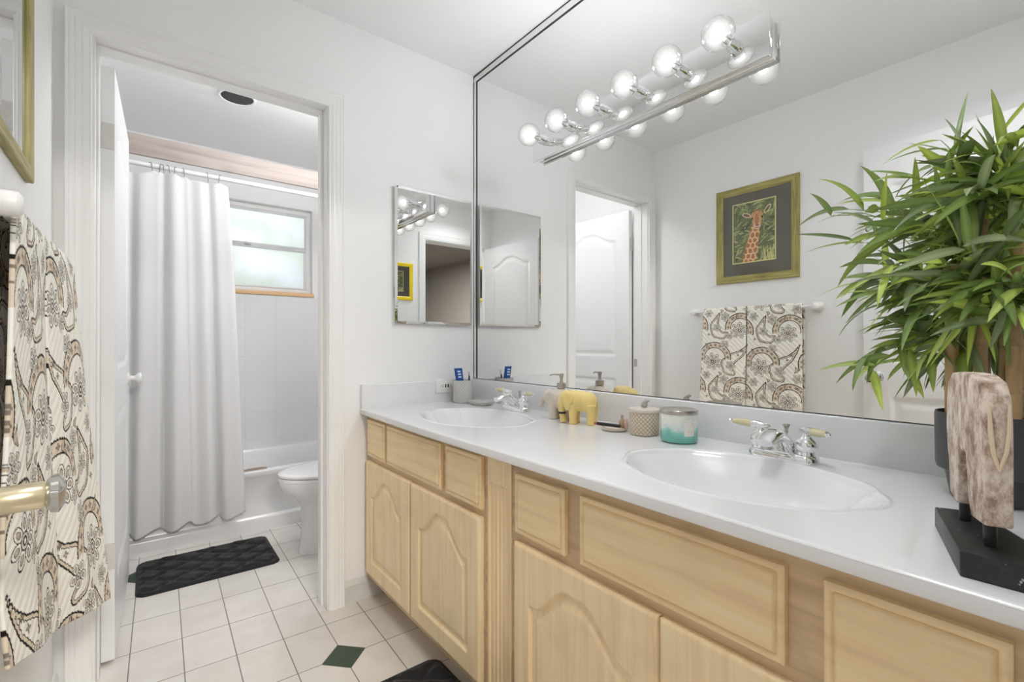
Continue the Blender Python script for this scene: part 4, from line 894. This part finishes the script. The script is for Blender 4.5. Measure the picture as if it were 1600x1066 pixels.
def towel(label, y0, y1, k0, k1, zb0, zb1, uoff, voff, bulge):
    step = .0017; m = int((y1-y0)/step); s = np.linspace(0, 1, m)
    rows = 640; T = np.linspace(0, 1, rows)
    P = np.zeros((rows, m, 3)); UV = np.zeros((rows, m, 2))
    for j, sj in enumerate(s):
        zb = zb0+(zb1-zb0)*sj; zt_ = 1.284
        pts = [(-.1905, .80), (-.1905, 1.26), (-.186, 1.292), (-.172, 1.308)]
        xt = fx(k0, 1.285)*(1-sj)+fx(k1, 1.285)*sj
        pts += [(-.158, 1.312), ((-.158+xt)/2+.002, 1.309), (xt, 1.284)]
        for z in np.linspace(1.25, zb, 22):
            x = fx(k0, z)*(1-sj)+fx(k1, z)*sj; f_ = (1.285-z)/(1.285-.5)
            x += bulge*math.sin(pi*sj)*min(1, f_*3) + .0035*math.sin(sj*9+z*7)*min(1, f_*2); pts.append((x, z))
        pts = np.array(pts); seg = np.hypot(np.diff(pts[:, 0]), np.diff(pts[:, 1])); cum = np.concatenate([[0], np.cumsum(seg)])
        t = T*cum[-1]; P[:, j, 0] = np.interp(t, cum, pts[:, 0]); P[:, j, 2] = np.interp(t, cum, pts[:, 1]); P[:, j, 1] = y0+(y1-y0)*sj
        UV[:, j, 0] = sj*(y1-y0)+uoff; UV[:, j, 1] = t+voff
    org = np.array((-.158, (y0+y1)/2, 1.29)); c = paint_towel(UV[..., 0], UV[..., 1])
    o = grid('towel', P-org, M['towel'], None, colors=c, uv=UV)
    o.location = org; so_ = o.modifiers.new('thickness', 'SOLIDIFY'); so_.thickness = .006; so_.offset = 0
    return tag(o, label, 'towel', 'patterned towels on the towel bar')
towel('cream paisley hand towel on the wall bar, nearer the entry door', 1.040, 1.330, 'near', 'seam', .597, .512, .0, .0, .004)
towel('cream paisley hand towel on the wall bar, nearer the toilet room doorway', 1.336, 1.593, 'seam', 'far', .509, .440, .03, .02, .006)
br = thing('towel_bar', 'white towel bar with round posts on the left wall', 'towel bar', (-.17, 1.32, 1.29))
MB().tube([(.012, -.36, .003), (.012, .36, .003)], .0075, 16).build('rod', M['trim'], br, smooth=True)
for y in (-.346, .352):
    MB().lathe([(.024, .0005), (.024, .010), (.0185, .014), (.018, .040), (.0185, .041), (.0185, .060), (.018, .068), (.013, .072), (.001, .073)], (XL+.17, y, .003), (1, 0, 0), 32).build('post', M['trim'], br, smooth=True)

# ---------------------------------------------------------------- giraffe picture
def paint_art(p, q):
    p0, q0 = p, q; rg = np.random.RandomState(4); sh = p.shape
    col = np.zeros(sh+(3,)); base = np.array(srgb(112, 122, 82)); col[:] = base
    def put(mask, c, k=1.0): col[mask] = col[mask]*(1-k)+np.array(c)*k
    for k in range(300):   # leaf strokes
        cx, cy, a = rg.rand(), rg.rand()*1.3, rg.uniform(-.6, .9)+(.8 if rg.rand() < .4 else 0); c = [srgb(76, 84, 64), srgb(146, 158, 100), srgb(182, 188, 132), srgb(94, 104, 80), srgb(132, 126, 104)][rg.randint(5)]
        dx, dy = (p-cx), (q*1.3-cy); u_, v_ = dx*np.cos(a)+dy*np.sin(a), -dx*np.sin(a)+dy*np.cos(a); L0, W0 = rg.uniform(.05, .13), rg.uniform(.008, .022)
        put((u_/L0)**2+(v_/W0)**2 < 1, c, .85)
    Q = q*1.3
    # neck
    cx = .40+.16*(Q/.78)**1.2; wdt = .185-.075*(Q/.78); neck = (np.abs(p-cx) < wdt) & (Q < .80); put(neck, srgb(232, 206, 168))
    pts = np.array([((.15+.62*rg.rand()), (.86*rg.rand())) for _ in range(60)]); gx, gy = np.meshgrid(np.arange(5), np.arange(8)); pts = np.stack([.20+gx*.115+.05*(gy % 2)+rg.uniform(-.02, .02, gx.shape), gy*.115+rg.uniform(-.02, .02, gx.shape)], -1).reshape(-1, 2)
    D = np.stack([np.hypot(p-a, Q-b) for a, b in pts], -1); D.sort(axis=-1); spot = (D[..., 1]-D[..., 0]) > .024
    put(neck & spot, srgb(188, 128, 78)); put(neck & spot & (D[..., 0] < .03), srgb(170, 106, 60), .6)
    put(neck & (p < cx-wdt*.8), srgb(176, 112, 62), .6)
    # head
    def ell(cx, cy, a, b, ang=0):
        dx, dy = p-cx, Q-cy; u_, v_ = dx*math.cos(ang)+dy*math.sin(ang), -dx*math.sin(ang)+dy*math.cos(ang); return (u_/a)**2+(v_/b)**2
    for e_, a_ in (((.33, 1.03), 2.75), ((.83, 1.09), .85)):
        put(ell(e_[0], e_[1], .115, .05, a_) < 1, srgb(226, 200, 166)); put(ell(e_[0], e_[1], .085, .028, a_) < 1, srgb(116, 100, 76))
    put(ell(.58, .97, .15, .125) < 1, srgb(206, 158, 112)); put(ell(.585, .84, .105, .155) < 1, srgb(212, 168, 126)); put(ell(.585, .76, .085, .075) < 1, srgb(222, 188, 158))
    put(ell(.58, .90, .05, .13) < 1, srgb(190, 132, 88)); put(ell(.60, .775, .03, .012) < 1, srgb(84, 70, 72)); put(ell(.565, .775, .02, .010) < 1, srgb(84, 70, 72))
    put(ell(.585, .725, .055, .007) < 1, srgb(150, 108, 84)); put(ell(.47, .93, .022, .026) < 1, srgb(52, 40, 30)); put(ell(.705, .94, .022, .028) < 1, srgb(52, 40, 30))
    put(ell(.53, 1.09, .02, .05) < 1, srgb(176, 124, 82)); put(ell(.65, 1.10, .02, .05) < 1, srgb(176, 124, 82))
    for k in range(26):
        a0 = rg.uniform(.68, .98); hh = rg.uniform(.08, .3); lean = rg.uniform(-.25, .25); put((np.abs(p-a0-lean*Q) < .006) & (Q < hh), srgb(216, 208, 146), .9)
    return col
def picture(name, label, O, Uv, Nv, w_, h_, fw, mats, pr, group=None, art=True):
    O = Vector(O); Uv = Vector(Uv); Nv = Vector(Nv); Z = Vector((0, 0, 1))
    t = thing(name, label, 'picture', O)
    def pt(a, b, n): return tuple(Uv*a+Z*b+Nv*n)
    prof_ = [(0, 0), (0, .012), (.004, .014), (fw*.75, .012), (fw, .007), (fw, 0)]
    def side_(c0, c1, c2, c3, m_, nm='frame_rail'):
        pass
    cs = [(0, 0, 1, 1), (w_, 0, -1, 1), (w_, h_, -1, -1), (0, h_, 1, -1)]
    for k in range(4):
        r0 = [pt(cs[k][0]+cs[k][2]*p[0], cs[k][1]+cs[k][3]*p[0], p[1]+.0005) for p in prof_]
        k2 = (k+1) % 4; r1 = [pt(cs[k2][0]+cs[k2][2]*p[0], cs[k2][1]+cs[k2][3]*p[0], p[1]+.0005) for p in prof_]
        MB().loft([r0, r1]).build('frame_rail', mats[k % 2], t)
    q = lambda a0, a1, b0, b1, n: ([pt(a0, b0, n), pt(a1, b0, n), pt(a1, b1, n), pt(a0, b1, n)], [(0, 1, 2, 3)])
    mb_ = MB(); x0, x1, z0, z1 = pr
    n0, n1 = .0008, .003
    vs = [pt(a, b, n) for n in (n0, n1) for a, b in ((fw-.002, fw-.002), (w_-fw+.002, fw-.002), (w_-fw+.002, h_-fw+.002), (fw-.002, h_-fw+.002))]
    mb_.add(vs, [(3, 2, 1, 0), (4, 5, 6, 7), (0, 1, 5, 4), (1, 2, 6, 5), (2, 3, 7, 6), (3, 0, 4, 7)]); mb_.build('mat_board', M['mat_board'], t)
    vs, fs = q(x0-.006, x1+.006, z0-.006, z1+.006, .0034); mesh('mat_bevel', vs, fs, plain('cream mat bevel', srgb(226, 216, 150), .7), t)
    nx_, nz_ = (170, 220) if art else (30, 40); a = np.linspace(0, 1, nx_)[None, :]+np.zeros((nz_, 1)); b = np.linspace(0, 1, nz_)[:, None]+np.zeros((1, nx_))
    Pp = np.array(Uv)*(x0+(x1-x0)*a)[..., None] + np.array(Z)*(z0+(z1-z0)*b)[..., None] + np.array(Nv)*.0038
    grid('art_print', Pp, M['artprint'], t, colors=paint_art(a, b), smooth=False)
    vs, fs = q(fw-.002, w_-fw+.002, fw-.002, h_-fw+.002, .0055); mesh('picture_glass', vs, fs, M['glass'], t)
# mirror view reads left to right as decreasing Y
picture('framed_picture', 'giraffe picture in an olive wooden frame above the towel bar', (XL+.0003, 1.542, 1.462), (0, -1, 0), (1, 0, 0), .475, .573, .042, (M['frame'], M['frameV']), (.105, .345, .120, .470))
picture('framed_picture', 'small dark matted picture in a bright yellow frame seen in the cabinet mirror', (1.02, YR+.0003, 1.49), (-1, 0, 0), (0, 1, 0), .34, .335, .032, (M['yellowframe'], M['yellowframe']), (.095, .245, .08, .255), art=False)

# ---------------------------------------------------------------- toilet room
TO = (0.56, 3.08, 0)
tub = thing('bathtub', 'white alcove bathtub behind the shower curtain', 'bathtub', (.56, 3.46, 0))
o = (.56, 3.46, 0)
pf_ = [(3.082, 0), (3.082, .068), (3.086, .076), (3.098, .084), (3.103, .09), (3.100, .30), (3.090, .315), (3.084, .328), (3.086, .344), (3.098, .352), (3.150, .352), (3.163, .345), (3.20, .10), (3.26, .07), (3.60, .07), (3.68, .10), (3.73, .335), (3.745, .352), (YW-.010, .352), (YW-.010, 0)]
MB().loft([[(x-o[0], y-o[1], z) for y, z in pf_] for x in (XL+.003, A+.003)]).build('tub_shell', M['tub'], tub, smooth=True)
for xa, xb in ((XL+.0031, XL+.10), (A-.10, A+.0029)): MB().box(xa-o[0], xb-o[0], 3.155-o[1], 3.74-o[1], .072, .351).build('tub_end', M['tub'], tub, bevel=.004)
MB().box(XL+.01-o[0], .60-o[0], 3.106-o[1], 3.142-o[1], .3524, .3565).box(.50-o[0], .585-o[0], 3.142-o[1], 3.152-o[1], .3524, .3565).build('worn_caulk_strip', plain('brown caulk residue', srgb(158, 140, 122), .8, var=.25, scale=90), tub)
rod = thing('shower_curtain_rod', 'white shower curtain rod below the wooden board', 'curtain rod', (.5, 3.095, 2.019))
MB().tube([(XL+.0015-.5, 0, 0), (A+.0045-.5, 0, 0)], .0125, 20).build('rod', M['trim'], rod, smooth=True)
bd = MB().box(XL+.001, A+.005, 3.085, 3.105, 2.062, 2.166); bo = bd.build('wooden_board', M['beam'], None, bevel=.0015); tag(bo, 'weathered bare wooden board across the tub opening above the curtain rod', 'board')
# shower curtain
HX = [.055, .088, .104, .128, .150, .192, .300, .352]
def curtain():
    n, m = 260, 300; s = np.linspace(0, 1, m)[None, :]; v = np.linspace(0, 1, n)[:, None]   # v=0 top
    xb = XL+.02+(.462-XL-.02)*s; 
    xt = np.interp(s, [0, .35, .55, 1], [XL+.02, .055, .155, .384])
    g = v**.75; X = xt*(1-g)+xb*g
    hookp = np.interp(np.array(HX), [XL+.02, .055, .155, .384], [0, .35, .55, 1])
    fold = .022*np.sin(s*31+.6) + .012*np.sin(s*53+2) + .010*np.sin(s*17+1)
    amp = .5+.75*v; pinch = np.zeros_like(s)
    Y = 3.050 + fold*amp*.75 - .006*v + 0*X
    dmin = np.min(np.abs(s[..., None]-hookp), -1); sag = np.interp(s, [0, .33, .36, 1], [.030, .012, 0, 0]) + np.minimum(dmin, .05)*.25
    zt_ = 1.988-sag - .012*s; zb = .122+.014*np.sin(s*31+2.0)+.012*s
    Z = zt_*(1-v)+zb*v
    Xw = X + .010*np.cos(s*31+.6)*amp*(1-.0*v)
    Xw = np.maximum(Xw, XL+.012)
    P = np.stack([Xw, Y+0*Xw, Z+0*Xw], -1); UV = np.stack([s*1.1+0*v, v*1.9+0*s], -1)
    org = np.array((.13, 3.05, 1.985)); o = grid('shower_curtain', P-org, M['curtain'], None, uv=UV); o.location = org
    sm = o.modifiers.new('thickness', 'SOLIDIFY'); sm.thickness = .0012; sm.offset = 0
    tag(o, 'white waffle weave shower curtain hanging half open in front of the tub', 'shower curtain')
curtain()
hk = None
HN = ['leftmost one', 'second from the left', 'third from the left', 'fourth from the left', 'fifth from the left', 'sixth from the left', 'second from the right, set apart', 'rightmost one near the curtain edge']
for k, x in enumerate(HX):
    if hk is None:
        hk = thing('curtain_hook', '', 'curtain hook', (x, 3.078, 2.0), 0, 'metal hooks on the shower curtain rod')
        pts = [(0, .017+.0155*cos(a), .019+.0155*sin(a)) for a in np.linspace(radians(-40), radians(200), 14)]
        MB().tube(pts+[(0, -.004, -.014), (0, -.010, -.026)], .0013, 8).build('wire', M['darkmetal'], hk, smooth=True)
        MB().tube([(-.009, -.012, -.027), (.009, -.012, -.027)], .0024, 8).build('cross_bar', M['darkmetal'], hk, smooth=True)
        c = hk
    else:
        c = hk.copy(); COL.objects.link(c); c.location = (x, 3.078, 2.0)
        for ch in hk.children:
            if ch.parent is hk: d = ch.copy(); d.parent = c; COL.objects.link(d)
    c['label'] = 'small metal hook on the shower rod, '+HN[k]
for k, c in enumerate([q for q in COL.objects if q.name.startswith('curtain_hook')]): c.rotation_euler = (0, 0, [.5, -.4, .3, .5, -.3, .3, .25, -.5][k % 8])
# ceiling vent
vt = thing('ceiling_vent', 'round dark ceiling vent with a white ring above the tub', 'vent', (.424, 2.96, ZC-.0005))
MB().lathe([(.078, 0), (.092, 0), (.092, -.004), (.085, -.008), (.078, -.006), (.078, 0)], n=48, caps=False).build('vent_ring', M['trim'], vt, smooth=True)
gm, t_, N_, L__, b__ = nt('vent grille'); wv = N_.new('ShaderNodeTexWave'); wv.inputs['Scale'].default_value = 45; tc = N_.new('ShaderNodeTexCoord'); L__.new(tc.outputs['Object'], wv.inputs[0]); rr_ = ramp(N_, [(.3, (.015, .015, .016)), (.7, (.05, .05, .052))]); L__.new(wv.outputs['Fac'], rr_.inputs[0]); L__.new(rr_.outputs[0], b__.inputs['Base Color']); b__.inputs['Roughness'].default_value = .6
MB().lathe([(.0775, -.0005), (.0775, -.004), (.060, -.006), (.001, -.007)], n=48).build('vent_grille', gm, vt, smooth=True)

# toilet: bowl faces -X
tl = thing('toilet', 'white porcelain toilet with closed lid, half hidden behind the door casing', 'toilet', (.98, 2.63, 0))
def egg(cx, cy, z, a, b, n=48, sq=.0, back=None):
    r = []
    for k in range(n):
        t = 2*pi*k/n; x = a*cos(t); y = b*sin(t)*(1+.10*cos(t)); r.append((cx+x, cy+y, z))
    return r
PX = -.98+.0
rings = []
for z, xf_, xb_, hb in ((0, .655, 1.20, .105), (.02, .657, 1.20, .102), (.06, .664, 1.19, .095), (.16, .672, 1.17, .093), (.24, .668, 1.15, .100), (.28, .640, 1.14, .125), (.315, .598, 1.12, .155), (.345, .572, 1.10, .174), (.375, .562, 1.09, .184), (.392, .562, 1.09, .184)):
    rings.append(egg((xf_+xb_)/2-.98, 0, z, (xb_-xf_)/2, hb))
MB().loft(rings).build('bowl', M['porcelain'], tl, smooth=True)
MB().loft([egg(.825-.98, 0, z, a, b) for z, a, b in ((.393, .264, .183), (.3935, .268, .187), (.405, .268, .187), (.409, .264, .184))]).build('seat', M['porcelain'], tl, smooth=True)
MB().loft([egg(.825-.98, 0, z, a, b) for z, a, b in ((.4125, .262, .182), (.414, .267, .187), (.424, .267, .187), (.430, .258, .178), (.433, .235, .158), (.434, .1, .07))]).build('lid', M['porcelain'], tl, smooth=True)
MB().box(.10, .335, -.22, .22, .38, .74).box(-.02, .22, -.15, .15, .30, .385).build('tank', M['porcelain'], tl, bevel=.015, seg=3)
MB().box(.09, .343, -.23, .23, .7405, .775).build('tank_lid', M['porcelain'], tl, bevel=.01, seg=3)

# ---------------------------------------------------------------- bath mats
def bathmat(name, label, cx, cy, L0, W0, rz_, hgt=.020, tagm=False):
    st = .006; n = int(W0/st); m = int(L0/st); a = np.linspace(-L0/2, L0/2, m)[None, :]+np.zeros((n, 1)); b = np.linspace(-W0/2, W0/2, n)[:, None]+np.zeros((1, m))
    r = .045; qx = np.abs(a)-(L0/2-r); qy = np.abs(b)-(W0/2-r); d = -(np.hypot(np.maximum(qx, 0), np.maximum(qy, 0))+np.minimum(np.maximum(qx, qy), 0)-r)
    # pull the grid corners in to the rounded outline
    k = np.where((qx > 0) & (qy > 0), r/np.maximum(np.maximum(np.hypot(np.maximum(qx, 0), np.maximum(qy, 0)), 1e-6), r), 1)
    a2 = np.where((qx > 0) & (qy > 0), np.sign(a)*((L0/2-r)+np.maximum(qx, 0)*k), a); b2 = np.where((qx > 0) & (qy > 0), np.sign(b)*((W0/2-r)+np.maximum(qy, 0)*k), b); d = np.maximum(d, 0)
    u1 = (a2/.155+b2/.125); u2 = (a2/.155-b2/.125); g = np.minimum(np.abs(u1-np.round(u1)), np.abs(u2-np.round(u2)))
    pile = .010*smooth01(0, .22, g)+.002*np.sin(a2*60+b2*33)*np.cos(b2*71)
    z = np.where(d < .016, .012*np.sqrt(np.clip(1-(1-np.clip(d/.008, 0, 1))**2, 0, 1)), .010+pile*smooth01(.014, .026, d)) 
    z = z+.001
    t = thing(name, label, 'bath mat', (cx, cy, 0), rz_, None)
    grid('pile', np.stack([a2, b2, z], -1), M['plush'], t)
    MB().prism([(x_, y_) for x_, y_ in zip(np.concatenate([a2[0], a2[:, -1], a2[-1][::-1], a2[:, 0][::-1]])*.998, np.concatenate([b2[0], b2[:, -1], b2[-1][::-1], b2[:, 0][::-1]])*.998)], .0003, .0012).build('backing', M['black'], t)
    if tagm: MB().box(L0/2-.035, L0/2-.032, W0/2-.10, W0/2-.07, .017, .0215).build('care_tag', M['trim'], t)
    return t
bathmat('bath_mat', 'black quilted plush bath mat on the tile in front of the tub', .277, 2.775, .575, .395, -.012)
bathmat('bath_mat', 'black plush bath mat on the tile beside the vanity cabinet', .565, 1.125, .50, .66, .0)
